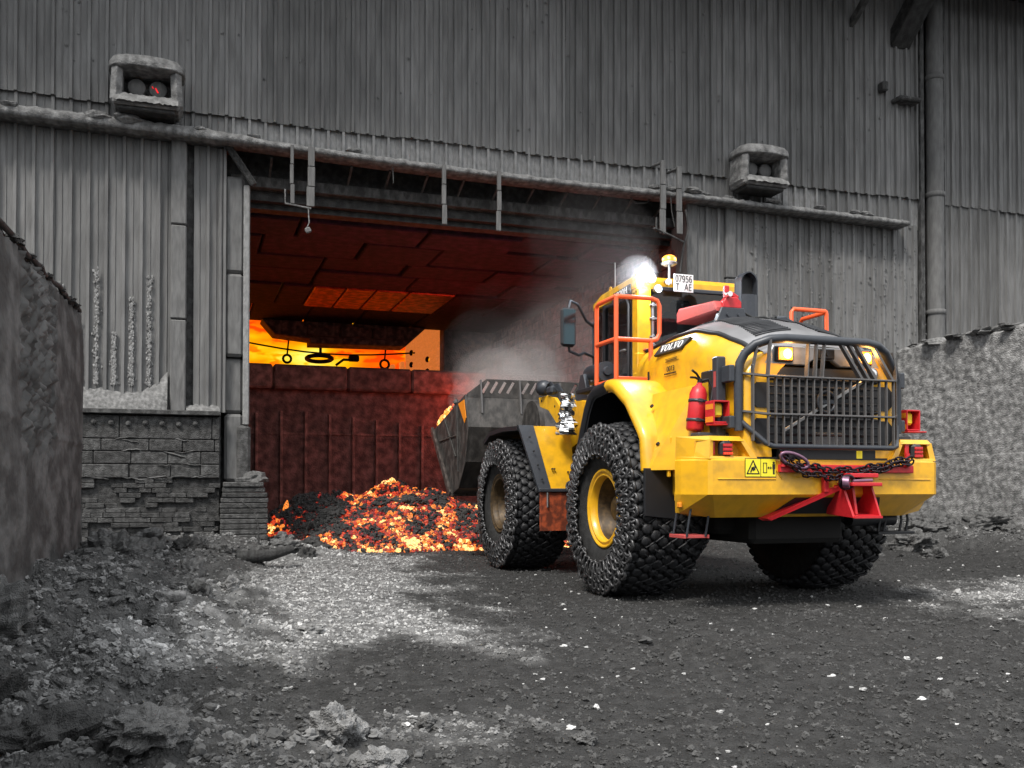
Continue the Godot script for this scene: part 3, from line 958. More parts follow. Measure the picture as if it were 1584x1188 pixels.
	# post with holes, columns
	b = MB.new()
	b.box(Vector3(9.1, 3.4, -31.4), Vector3(2.2, 6.6, 0.8), 0.04)
	obj("furnace_column", b, M.inner1, B)
	var c := CSGCombiner3D.new()
	c.name = "painted_glow_post"
	B.add_child(c)
	var cb := CSGBox3D.new()
	cb.name = "plate"
	cb.size = Vector3(0.16, 3.2, 2.0)
	cb.rotation.y = 0.55
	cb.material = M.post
	c.add_child(cb)
	for k in 7:
		var ch := CSGCylinder3D.new()
		ch.name = "hole"
		ch.radius = 0.11
		ch.height = 1.0
		ch.rotation.z = PI / 2
		ch.operation = CSGShape3D.OPERATION_SUBTRACTION
		ch.position = Vector3(0, -0.9 + 0.42 * (k % 4) + 0.12 * (k / 4), -0.7 + 0.8 * (k / 4))
		ch.material = M.inner1
		cb.add_child(ch)
	c.position = Vector3(7.7, 5.6, -32.2)
	for k in 3:
		b = MB.new()
		b.box(Vector3(7.5 - 0.36 * k, 5.2 - 0.12 * k, -33.6), Vector3(0.14, 1.3, 0.4), 0.02, Basis(Vector3.BACK, 0.06))
		obj("painted_glow_stave", b, M.post, B)
	# hoist rings and a sagging line before the furnace glow
	b = MB.new()
	var line := []
	for k in 9:
		line.append(Vector3(1.2 + 0.75 * k, 6.0 - 0.25 * sin(PI * k / 8.0) - 0.02 * k, -31.9))
	b.tube(line, 0.03, 6)
	obj("hoist_line", b, M.dark_steel, B)
	for p in [[2.9, 5.45, 0.13], [6.15, 5.4, 0.15]]:
		b = MB.new()
		var ring := []
		for k in 14:
			ring.append(Vector3(p[0] + cos(TAU * k / 14) * p[2], p[1] + sin(TAU * k / 14) * p[2], -31.9))
		b.tube(ring, 0.045, 6, true)
		b.tube([Vector3(p[0], p[1] + p[2], -31.9), Vector3(p[0] + 0.05, 6.1, -31.9)], 0.03, 6)
		obj("hoist_ring", b, M.dark_steel, B)
	b = MB.new()
	var el := []
	for k in 18:
		el.append(Vector3(3.95 + cos(TAU * k / 18) * 0.42, 5.5 + sin(TAU * k / 18) * 0.05, -31.9 + sin(TAU * k / 18) * 0.4))
	b.tube(el, 0.07, 7, true)
	b.tube([Vector3(3.95, 5.55, -31.6), Vector3(3.95, 6.1, -31.6)], 0.05, 6)
	obj("hoist_ring", b, M.dark_steel, B)
	b = MB.new()
	b.box(Vector3(5.1, 5.55, -31.9), Vector3(0.35, 0.2, 0.2), 0.03)
	b.tube([Vector3(4.5, 5.3, -31.9), Vector3(4.75, 5.5, -31.9), Vector3(5.1, 5.5, -31.9)], 0.05, 6)
	obj("hoist_block", b, M.dark_steel, B)
	furnace()

func furnace():
	# an emissive backdrop sheet, added to stand for the glowing furnace hall
	var n := noise(0.010, 131, 5)
	var n2 := noise(0.02, 132, 4)
	var im := Image.create(512, 256, false, Image.FORMAT_RGB8)
	for py in 256:
		for px in 512:
			var v := 0.30 + 0.85 * n.get_noise_2d(px * 0.6, py * 1.6) + 0.3 * n2.get_noise_2d(px * 0.6, py * 2.0)
			var u := Vector2((px - 245.0) / 120.0, (py - 116.0) / 34.0).length()
			v += 0.60 * exp(-u * u) - 0.45 * smoothstep(0.05, 0.3, n2.get_noise_2d(px * 1.1 + 400.0, py * 3.5))
			v = clampf(v, 0.0, 1.25)
			im.set_pixel(px, py, Color(clampf(0.95 + 0.2 * v, 0, 1), clampf(0.26 + 0.56 * v, 0.12, 0.97), clampf(0.02 + 0.55 * pow(maxf(v - 0.72, 0.0), 1.3) * 2.0, 0.01, 0.75)))
	var m := mat(lin(0.05), 1.0)
	m.emission_enabled = true
	m.emission = Color.WHITE
	m.emission_operator = BaseMaterial3D.EMISSION_OP_MULTIPLY
	m.emission_texture = ImageTexture.create_from_image(im)
	m.emission_energy_multiplier = 1.3 / EXPO
	var st := SurfaceTool.new()
	st.begin(Mesh.PRIMITIVE_TRIANGLES)
	var P := func(i, j):
		var u: float = i / 40.0; var v: float = j / 16.0
		st.set_uv(Vector2(u, 1.0 - v))
		st.add_vertex(Vector3(-5.0 + 19.0 * u, 1.0 + 9.0 * v, -38.0 + 0.7 * sin(u * 9.0) + 0.4 * sin(v * 7.0 + u * 4.0)))
	for i in 40:
		for j in 16:
			for q in [[0, 0], [1, 1], [1, 0], [0, 0], [0, 1], [1, 1]]:
				P.call(i + q[0], j + q[1])
	st.generate_normals()
	var o := obj("furnace_glow_sheet", st.commit(), m)
	tag(o, "bright orange and yellow glow sheet standing for the furnace hall behind the bay wall", "flame")
	var a := AreaLight3D.new()
	a.name = "furnace_light"
	a.area_size = Vector2(11, 3)
	a.light_color = Color(1.0, 0.28, 0.10)
	a.light_energy = 0.5
	a.shadow_enabled = true
	a.position = Vector3(4.5, 6.2, -36.6)
	a.rotation.y = PI
	add_child(a)

# ---------------------------------------------------------------- the glowing heap
var n_heat := noise(0.9, 301, 3)
var n_heap := noise(1.1, 302, 4)
func heap_h(x: float, z: float) -> float:
	var q := Vector2((x - 4.3) / 3.6, (z + 20.6) / 3.1)
	var l := q.length()
	var h := 1.38 * pow(maxf(0.0, 1.0 - l), 0.75) * (0.9 + 0.25 * n_heap.get_noise_2d(x, z))
	h += 0.45 * pow(maxf(0.0, 1.0 - Vector2((x - 2.1) / 1.2, (z + 19.9) / 1.3).length()), 0.8)
	return h + 0.07 * n_heap.get_noise_2d(x * 4.0, z * 4.0) - 0.03

func heat(x: float, y: float, z: float) -> float:
	var v := 0.50 + 0.85 * n_heat.get_noise_3d(x * 1.3, y * 1.8, z * 1.3)
	v += 0.30 * exp(-pow((x - 3.3) / 0.8, 2) - pow((y - 0.95) / 0.4, 2))
	v += 0.25 * smoothstep(0.45, 0.1, y)
	v -= 0.8 * exp(-pow((x - 2.35) / 0.55, 2) - pow((y - 0.65) / 0.45, 2))
	v -= 0.2 * exp(-pow((x - 6.0) / 0.5, 2) - pow((y - 1.2) / 0.3, 2))
	return v

func heap():
	M.crust = worn(lin(0.03), 0.95, 0.0, T.blotch, Vector3(1.2, 1.2, 1.2), T.grain, 1.2)
	var ct := NoiseTexture2D.new()
	ct.width = 512; ct.height = 512; ct.seamless = true
	ct.noise = noise(0.02, 451, 5)
	var cg := Gradient.new()
	cg.offsets = PackedFloat32Array([0.40, 0.56, 0.70, 0.84, 0.95])
	cg.colors = PackedColorArray([Color(0, 0, 0), Color(0.35, 0.02, 0.02), Color(0.85, 0.10, 0.03), Color(1.0, 0.45, 0.08), Color(1.0, 0.85, 0.4)])
	ct.color_ramp = cg
	M.crust.emission_enabled = true
	M.crust.emission = Color.WHITE
	M.crust.emission_operator = BaseMaterial3D.EMISSION_OP_MULTIPLY
	M.crust.emission_texture = ct
	M.crust.emission_energy_multiplier = 1.1 / EXPO
	var H := thing("glowing_slag_heap", "heap of dark slag broken open by red and yellow embers inside the doorway", "slag heap", Vector3.ZERO)
	var mb := MB.new()
	var rows := []
	for i in 90:
		var row := []
		for j in 110:
			var x := 0.9 + 7.2 * j / 109.0
			var z := -17.2 - 6.4 * i / 89.0
			row.append(Vector3(x, heap_h(x, z), z))
		rows.append(row)
	mb.grid(rows, false)
	var core := obj("slag_crust_glow", mb, M.crust, H)
	core.set_meta("kind", "stuff")
	var forms := [rock_mesh(401, 5, 7, 0.5, 0.8), rock_mesh(402, 5, 7, 0.6, 0.7), rock_mesh(403, 4, 6, 0.5, 0.9)]
	var mats := [M.rock_dark, ember(lin(1.0, 0.03, 0.03), 0.45), ember(lin(1.0, 0.08, 0.02), 1.0), ember(lin(1.0, 0.25, 0.03), 1.7), ember(lin(1.0, 0.55, 0.18), 2.8)]
	var names := ["dark_slag", "dull_red_glowing_slag", "red_glowing_slag", "orange_glowing_slag", "yellow_glowing_slag"]
	var where := [[], [], [], [], []]
	for i in 30000:
		var x := rng.randf_range(1.0, 7.6)
		var z := -17.25 - 4.6 * pow(rng.randf(), 0.9)
		var y := heap_h(x, z)
		if y < -0.02:
			if rng.randf() > 0.04 or y < -0.05 or z < -19:
				continue
		var v := heat(x, maxf(y, 0.0), z) + rng.randf_range(-0.24, 0.24)
		var k := 0
		if v > 0.86 and rng.randf() < 0.6: k = 4
		elif v > 0.66 and rng.randf() < 0.6: k = 3
		elif v > 0.50 and rng.randf() < 0.6: k = 2
		elif v > 0.38 and rng.randf() < 0.5: k = 1
		var s := 0.016 + 0.045 * pow(rng.randf(), 2.5) * (1.0 if k else 1.4)
		if k >= 3 and rng.randf() < 0.05:
			s *= 1.5
		where[k].append(Transform3D(Basis.from_euler(Vector3(rng.randf() * 6, rng.randf() * 6, rng.randf() * 6)).scaled(Vector3(s, s * 0.85, s * 1.2)), Vector3(x, maxf(y, 0.0) + s * 0.3, z)))
	for k in 5:
		copies(names[k], forms[k % 3], mats[k], where[k], [], H)
	for i in 12:
		var x := rng.randf_range(1.8, 7.0)
		var z := rng.randf_range(-20.5, -17.8)
		var y := heap_h(x, z)
		if y < 0.15:
			continue
		var s := rng.randf_range(0.10, 0.22)
		var o := obj("slag_slab", rock_mesh(440 + i % 6, 16, 22, 0.5, 0.5), M.rock_dark if heat(x, y, z) < 0.6 or i % 3 else M.crust, H, Vector3(x, y + 0.02, z))
		o.scale = Vector3.ONE * s
		o.rotation = Vector3(rng.randf(), rng.randf() * 6.0, rng.randf() * 0.6)
	# a tongue of flame left of the heap
	mb = MB.new()
	mb.lathe(Vector3(1.75, 0.62, -19.6), Vector3(0.15, 1, 0).normalized(), [[0.0, 0.02], [0.05, 0.075], [0.14, 0.06], [0.22, 0.05], [0.32, 0.012]], 9)
	obj("small_flame", mb, mats[3], H)
	for p in [[3.4, 2.8, -21.6, 0.16], [7.2, 2.6, -20.8, 0.65], [7.0, 3.4, -24.0, 0.75]]:  # added fill lamps over the heap; the right pair reddens the brick wall
		var l := OmniLight3D.new()
		l.name = "ember_fill_light"
		l.light_color = Color(1.0, 0.40, 0.30)
		l.light_energy = p[3]
		l.light_size = 0.6
		l.omni_range = 30
		l.omni_attenuation = 2.0
		l.shadow_enabled = true
		l.position = Vector3(p[0], p[1], p[2])
		add_child(l, true)

# ---------------------------------------------------------------- concrete walls
func concrete():
	# left wall: face at x = -1.5
	var n1 := noise(0.6, 501, 4); var n2 := noise(7.0, 502, 3); var n3 := noise(3.0, 503, 2, FastNoiseLite.TYPE_CELLULAR)
	var mb := MB.new()
	var rows := []
	for i in 420:
		var z := 2.0 - 16.7 * (1.0 - pow(1.0 - i / 419.0, 1.6))
		var top := 3.30 + 0.33 * clampf((-8.5 - z) / 6.2, 0.0, 1.0)
		var row := []
		for j in 110:
			var y := -0.2 + (top + 0.2) * j / 109.0
			var sp := smoothstep(0.35, 0.0, absf(z + 10.7 + 0.2 * n1.get_noise_1d(y * 2.0)) - 0.95) * smoothstep(1.2, 1.9, y)
			var d := 0.025 * n1.get_noise_2d(z * 0.3, y) + 0.006 * n2.get_noise_2d(z * 0.3, y)
			d -= sp * (0.05 + 0.11 * n2.get_noise_2d(z * 0.7, y * 0.7) + 0.07 * n3.get_noise_2d(z * 2.5, y * 2.5))
			d += 0.02 * smoothstep(0.05, 0.0, absf(y - 1.78 - 0.05 * n1.get_noise_1d(z)))
			d -= 0.05 * smoothstep(0.25, 0.0, top - y) * (0.5 + n2.get_noise_2d(z * 0.6, 3.0))
			row.append(Vector3(-1.5 + d, y + 0.03 * n2.get_noise_1d(z * 2.0) * (j / 109.0), z))
		row.append(Vector3(-2.1, top + 0.02, z))
		row.append(Vector3(-2.12, -0.2, z))
		rows.append(row)
	mb.grid(rows)
	mb.fan(rows[-1])
	var W := thing("concrete_wall", "tall dark stained concrete wall at the left edge with broken top", "wall", Vector3.ZERO)
	obj("wall_face", mb, M.concrete, W)
	for k in 3:
		var pts := []
		for i in 26:
			var z := -7.5 - 7.1 * i / 25.0
			pts.append(Vector3(-1.53 - 0.07 * k + 0.03 * n2.get_noise_1d(i * 3.1 + k * 20), 3.33 + 0.33 * clampf((-8.5 - z) / 6.2, 0, 1) + 0.02 + 0.05 * n2.get_noise_1d(i * 2.3 + k * 50), z))
		var b := MB.new()
		b.tube(pts, 0.03 + 0.012 * k, 6)
		obj("exposed_bar", b, M.dark_steel, W)
	for i in 26:
		var z := rng.randf_range(-14.6, -8.2)
		var s := rng.randf_range(0.03, 0.09)
		var o := obj("crust_lump", rock_mesh(510 + i % 4, 6, 9, 0.5, 0.6), M.rock_dark, W, Vector3(-1.6 + rng.randf_range(-0.1, 0.1), 3.33 + 0.33 * clampf((-8.5 - z) / 6.2, 0, 1) + 0.02, z))
		o.scale = Vector3(s, s, s * 2.0)
	# right wall: face at x = 15.1
	mb = MB.new()
	rows = []
	var n4 := noise(2.6, 505, 4); var n5 := noise(5.0, 506, 3, FastNoiseLite.TYPE_CELLULAR)
	for i in 300:
		var z := -17.5 + 12.5 * i / 299.0
		var row := []
		var top := 4.30 + 0.10 * n4.get_noise_1d(z * 0.9)
		for j in 120:
			var y := -0.2 + (top + 0.2) * j / 119.0
			var rgh := clampf(0.55 + 1.4 * n1.get_noise_2d(z * 0.9 + 30.0, y * 0.35), 0.1, 1.0) * smoothstep(0.4, 1.2, y)
			var d := 0.05 * n1.get_noise_2d(z + 50.0, y) + rgh * (0.05 * (-0.4 - n5.get_noise_2d(z * 1.4, y * 1.4)) + 0.03 * n2.get_noise_2d(z * 0.8, y * 0.8))
			d -= 0.025 * smoothstep(0.03, 0.0, absf(y - 1.9 - 0.03 * (z + 14.0)))
			row.append(Vector3(15.1 - d, y, z))
		row.append(Vector3(15.25, top + 0.06, z))
		row.append(Vector3(17.2, top + 0.10, z))
		row.append(Vector3(17.3, -0.2, z))
		rows.append(row)
	mb.grid(rows)
	mb.fan(rows[0]); mb.fan(rows[-1])
	W = thing("concrete_wall", "pale rough pebbly concrete wall at the right edge behind the loader", "wall", Vector3.ZERO)
	obj("wall_face", mb, M.concrete_pale, W)
	for i in 30:
		var z := rng.randf_range(-17.4, -13.2)
		var s := rng.randf_range(0.06, 0.24)
		var o := obj("crust_lump", rock_mesh(520 + i % 5, 7, 10, 0.5, 0.5), M["rock" if rng.randf() < 0.6 else "rock_pale"], W, Vector3(15.2 + rng.randf_range(-0.05, 0.5), 4.34, z))
		o.scale = Vector3(s, s * 0.8, s * 1.6)
		o.rotation.y = rng.randf() * 3.0

# ---------------------------------------------------------------- wall lamps
func wall_lamp(at: Vector3, label: String, lit: bool):
	var L := thing("signal_lamp", label, "lamp", at, "dust covered lamp housings above the ledge")
	var b := MB.new()
	for s in [-1, 1]:
		b.box(Vector3(0.47 * s, 0.33, 0.0), Vector3(0.18, 0.68, 0.62), 0.085, Basis(Vector3.BACK, 0.05 * s))
	b.box(Vector3(0, 0.33, -0.3), Vector3(0.98, 0.66, 0.08), 0.02)
	b.box(Vector3(0, 0.04, 0.0), Vector3(1.06, 0.12, 0.62), 0.03)
	obj("housing", b, M.ledge, L)
	var n := noise(2.5, 610 + int(at.x), 3)
	var mb := MB.new()
	var rows := []
	for i in 17:
		var a := PI * i / 16.0
		var row := []
		for j in 28:
			var g := TAU * j / 28
			var ca := signf(cos(a)) * pow(absf(cos(a)), 0.7)
			var sa := pow(sin(a), 0.55)
			var x := signf(cos(g)) * pow(absf(cos(g)), 0.6) * sa
			var z := signf(sin(g)) * pow(absf(sin(g)), 0.6) * sa
			row.append(Vector3(x * 0.61, 0.63 + (ca * 0.23 if ca > 0 else ca * 0.05), z * 0.41) + Vector3(0, 0.02, 0.02) * n.get_noise_3d(x * 3, ca * 3, z * 3))
		rows.append(row)
	mb.grid(rows, true, true)
	obj("dust_cap", mb, M.ledge, L)
	mb = MB.new()
	rows = []
	for i in 10:
		var row := []
		for j in 25:
			var x := -0.50 + 1.0 * j / 24.0
			var t := i / 9.0
			row.append(Vector3(x, (0.24 - 0.05 * t) * (1.0 - pow(t, 5.0)) + 0.02 + 0.03 * n.get_noise_2d(x * 5, t * 4) + 0.05 * pow(absf(x) * 2.0, 2.0) * (1.0 - t), -0.2 + 0.58 * t))
		rows.append(row)
	mb.grid(rows)
	obj("dust_drift", mb, M.ledge, L)
	b = MB.new()
	b.box(Vector3(0, -0.05, 0.0), Vector3(0.9, 0.08, 0.5), 0.02)
	b.box(Vector3(-0.3, -0.14, -0.25), Vector3(0.06, 0.24, 0.06))
	b.box(Vector3(0.3, -0.14, -0.25), Vector3(0.06, 0.24, 0.06))
	obj("bracket", b, M.dark_steel, L)
	for s in [-1, 1]:
		b = MB.new()
		b.lathe(Vector3(0.17 * s, 0.40, -0.12), Vector3.BACK, [[0.0, 0.14], [0.10, 0.145], [0.12, 0.14], [0.12, 0.12], [0.135, 0.10], [0.145, 0.05], [0.147, 0.0]], 20)
		obj("lens", b, M.flash, L)
	if lit:
		b = MB.new()
		b.box(Vector3(0.15, 0.37, 0.032), Vector3(0.022, 0.09, 0.014), 0.004, Basis(Vector3.BACK, 0.5))
		b.box(Vector3(0.085, 0.415, 0.032), Vector3(0.014, 0.04, 0.012), 0.003, Basis(Vector3.BACK, 0.4))
		obj("red_signal_light", b, glow(Color(1.0, 0.12, 0.15), 1.1), L)

# ---------------------------------------------------------------- the loader
# own axes: x to its right, y up, z to its rear, origin on the ground under the rear axle
func link_mesh(len_: float, wid: float, r: float, seg := 5, n := 10) -> ArrayMesh: # an oval chain link lying along x
	var mb := MB.new()
	var pts := []
	var s := (len_ - wid) / 2.0
	for i in n:
		var g := TAU * (i + 0.5) / n
		pts.append(Vector3(cos(g) * wid / 2.0 + signf(cos(g)) * s, sin(g) * wid / 2.0, 0.0))
	mb.tube(pts, r, seg, true)
	return mb.mesh()

func dome_mesh() -> ArrayMesh:
	var mb := MB.new()
	mb.lathe(Vector3.ZERO, Vector3.UP, [[-0.03, 0.050], [0.004, 0.056], [0.019, 0.051], [0.027, 0.034], [0.029, 0.0]], 9)
	return mb.mesh()

func wheel(Ld: Node, side: int, z: float, near: bool, rim_m: Material):
	var W := Node3D.new()
	W.name = "wheel"
	W.position = Vector3(1.16 * side, 0.955, z)
	Ld.add_child(W, true)
	var ax := Vector3(side, 0, 0)
	var b := MB.new()
	b.lathe(Vector3.ZERO, ax, [[-0.3, 0.40], [-0.38, 0.5], [-0.41, 0.66], [-0.40, 0.80], [-0.35, 0.87], [-0.25, 0.90], [0, 0.915], [0.25, 0.90], [0.35, 0.87], [0.40, 0.80], [0.41, 0.66], [0.385, 0.52], [0.35, 0.43], [0.3, 0.40]], 56)
	obj("tyre", b, M.rubber, W)
	b = MB.new()
	b.lathe(Vector3.ZERO, ax, [[0.31, 0.385], [0.335, 0.43], [0.365, 0.435], [0.372, 0.41], [0.35, 0.40], [0.345, 0.385], [0.36, 0.375], [0.355, 0.36], [0.27, 0.35]], 44)
	obj("rim", b, rim_m, W)
	b = MB.new()
	b.lathe(Vector3.ZERO, ax, [[0.27, 0.35], [0.25, 0.335], [0.03, 0.32], [0.0, 0.28], [0.0, 0.0]], 40)
	obj("rim_dish", b, M.front_rim, W)
	b = MB.new()
	b.lathe(Vector3.ZERO, ax, [[0.0, 0.24], [0.05, 0.235], [0.06, 0.15], [0.20, 0.14], [0.22, 0.11], [0.22, 0.0]], 28)
	for k in 12:
		var g := TAU * k / 12
		b.cyl(Vector3(0.02 * side, cos(g) * 0.27, sin(g) * 0.27), Vector3(0.06 * side, cos(g) * 0.27, sin(g) * 0.27), 0.02, 0.02, 6)
	obj("hub", b, M.front_rim, W)
	# the protection chain: studs over the tread, rings and links down the wall
	var dome := dome_mesh()
	var ring := link_mesh(0.135, 0.105, 0.021)
	var oval := link_mesh(0.15, 0.062, 0.017)
	var studs := []; var rings := []; var ovals := []; var ties := []
	var N := 44
	var jig := RandomNumberGenerator.new()
	jig.seed = 77 + side + int(z * 10)
	for r in 9:
		var x := -0.36 + 0.09 * r
		var rad := 0.925 - 0.05 * pow(absf(x) / 0.36, 3.0)
		for k in N:
			var g := TAU * (k + 0.5 * (r % 2) + jig.randf_range(-0.06, 0.06)) / N
			var out := Vector3(0, cos(g), sin(g))
			var nrm := (out + Vector3(x * 1.2 * pow(absf(x) / 0.36, 2.0), 0, 0)).normalized()
			var t := Vector3(1, 0, 0)
			t = (t - nrm * t.dot(nrm)).normalized()
			var q := Basis(t, nrm, t.cross(nrm))
			q = q * Basis(Vector3.UP, jig.randf() * TAU) * Basis(Vector3.RIGHT, jig.randf_range(-0.18, 0.18))
			var s := jig.randf_range(0.9, 1.12)
			studs.append(Transform3D(q * s, Vector3(x, 0, 0) + out * rad))
			if r < 8 and k % 1 == 0:
				var g2 := g + TAU * 0.25 / N
				var out2 := Vector3(0, cos(g2), sin(g2))
				var tt := Vector3(0.09, 0, 0) + out2.cross(Vector3.RIGHT) * (0.07 if k % 2 else -0.07)
				tt = tt.normalized()
				ties.append(Transform3D(Basis(tt, out2, tt.cross(out2)) * 0.72, Vector3(x + 0.045, 0, 0) + out2 * (rad + 0.004)))
	if side < 0:
		for r in 4:
			var rad := 0.86 - 0.085 * r
			var xo: float = [0.405, 0.435, 0.445, 0.44][r]
			for k in N:
				if r == 3 and k % 2:
					continue
				var g := TAU * (k + 0.5 * (r % 2) + jig.randf_range(-0.12, 0.12)) / N
				var rd := rad + jig.randf_range(-0.012, 0.012)
				var out := Vector3(0, cos(g), sin(g))
				var tan_ := out.cross(ax)
				var q := Basis(out, tan_, ax) * Basis(Vector3(0, 0, 1), jig.randf_range(-0.5, 0.5)) * Basis(Vector3(0, 1, 0), jig.randf_range(-0.3, 0.3))
				var sc := 1.0 - 0.12 * r
				rings.append(Transform3D(q * sc, out * rd + ax * xo))
				if r < 3:
					for d in [-0.25, 0.25]:
						var g2: float = g + TAU * d / N
						var o2 := Vector3(0, cos(g2), sin(g2))
						var q2 := Basis(o2, ax, o2.cross(ax)) * Basis(ax, -d * 3.6 * side + jig.randf_range(-0.3, 0.3))
						ovals.append(Transform3D(q2 * (1.0 - 0.1 * r), o2 * (rd - 0.045) + ax * (xo + 0.005)))
	if near:
		var many := []
		for t in rings:
			many.append([ring, t])
		var rest := []
		for t in studs:
			if many.size() < 296 and t.origin.z > 0.15 and t.origin.x < 0.3:
				many.append([dome, t])
			else:
				rest.append(t)
		for e in many:
			var o := obj("chain_link", e[0], M.chain if e[0] == ring else M.stud, W)
			o.transform = e[1]
		copies("tyre_chain_studs", dome, M.stud, rest, [], W)
	else:
		copies("tyre_chain_studs", dome, M.stud, studs, [], W)
		if rings.size():
			copies("tyre_chain_rings", ring, M.chain, rings, [], W)
	copies("tyre_chain_ties", oval, M.stud, ties, [], W)
	if ovals.size():
		copies("tyre_chain_links", oval, M.chain, ovals, [], W)

func text(called: String, s: String, h: float, m: Material, parent: Node, xf: Transform3D, font := "Droid Sans", bold := 700, stretch := 1.0):
	var f := SystemFont.new()
	f.font_names = PackedStringArray([font])
	f.font_weight = bold
	var tm := TextMesh.new()
	tm.font = f
	tm.text = s
	tm.font_size = 64
	tm.pixel_size = h / 46.0
	tm.depth = 0.004
	tm.curve_step = 2.0
	var o := MeshInstance3D.new()
	o.name = called
	o.mesh = tm
	o.material_override = m
	o.transform = xf * Transform3D(Basis.from_scale(Vector3(stretch, 1, 1)), Vector3.ZERO)
	parent.add_child(o, true)

func hood_at(z: float) -> Array: # half profile from the middle to the bottom of the side
	var zs := [-0.45, -0.1, 0.3, 0.7, 1.1, 1.45, 1.72]
	var yc := [2.88, 2.98, 3.04, 3.01, 2.91, 2.78, 2.62]
	var yr := [2.78, 2.81, 2.84, 2.84, 2.75, 2.62, 2.48]
	var xr := [0.74, 0.74, 0.75, 0.75, 0.74, 0.71, 0.66]
	var xs := [0.90, 0.92, 0.94, 0.95, 0.95, 0.93, 0.88]
	var i := 0
	while i < 5 and z > zs[i + 1]:
		i += 1
	var t: float = clampf((z - zs[i]) / (zs[i + 1] - zs[i]), 0, 1)
	t = t * t * (3 - 2 * t) * 0.4 + t * 0.6
	return [lerpf(yc[i], yc[i + 1], t), lerpf(yr[i], yr[i + 1], t), lerpf(xr[i], xr[i + 1], t), lerpf(xs[i], xs[i + 1], t)]

func loader():
	var Ld := thing("wheel_loader", "yellow wheel loader with chained tyres, seen from its rear left before the glowing doorway", "wheel loader", LO)
	var b := MB.new()
	for w in [[-1, 0.0, true], [-1, -3.7, false], [1, 0.0, false], [1, -3.7, false]]:
		wheel(Ld, w[0], w[1], w[2], M.yellow if w[1] > -1 else M.front_rim)
	# frame and axles
	b = MB.new()
	b.box(Vector3(0, 1.0, 0.1), Vector3(1.1, 0.75, 2.6), 0.05)
	b.box(Vector3(0, 1.25, -3.2), Vector3(1.0, 1.1, 2.4), 0.05)
	b.box(Vector3(0, 1.0, -1.7), Vector3(0.6, 0.5, 1.4), 0.05)
	b.box(Vector3(0, 0.86, 0.8), Vector3(1.5, 0.30, 0.6), 0.06)
	b.box(Vector3(0, 1.6, -0.2), Vector3(1.5, 1.0, 2.2), 0.05)
	obj("frame", b, M.under, Ld)
	for z in [0.0, -3.7]:
		b = MB.new()
		b.lathe(Vector3(0, 0.955, z), Vector3.RIGHT, [[-0.95, 0.2], [-0.5, 0.2], [-0.3, 0.3], [0.3, 0.3], [0.5, 0.2], [0.95, 0.2]], 20)
		obj("axle", b, M.black, Ld)
	bumper(Ld)
	hood(Ld)
	cab(Ld)
	fenders(Ld)
	guard(Ld)
	front_end(Ld)

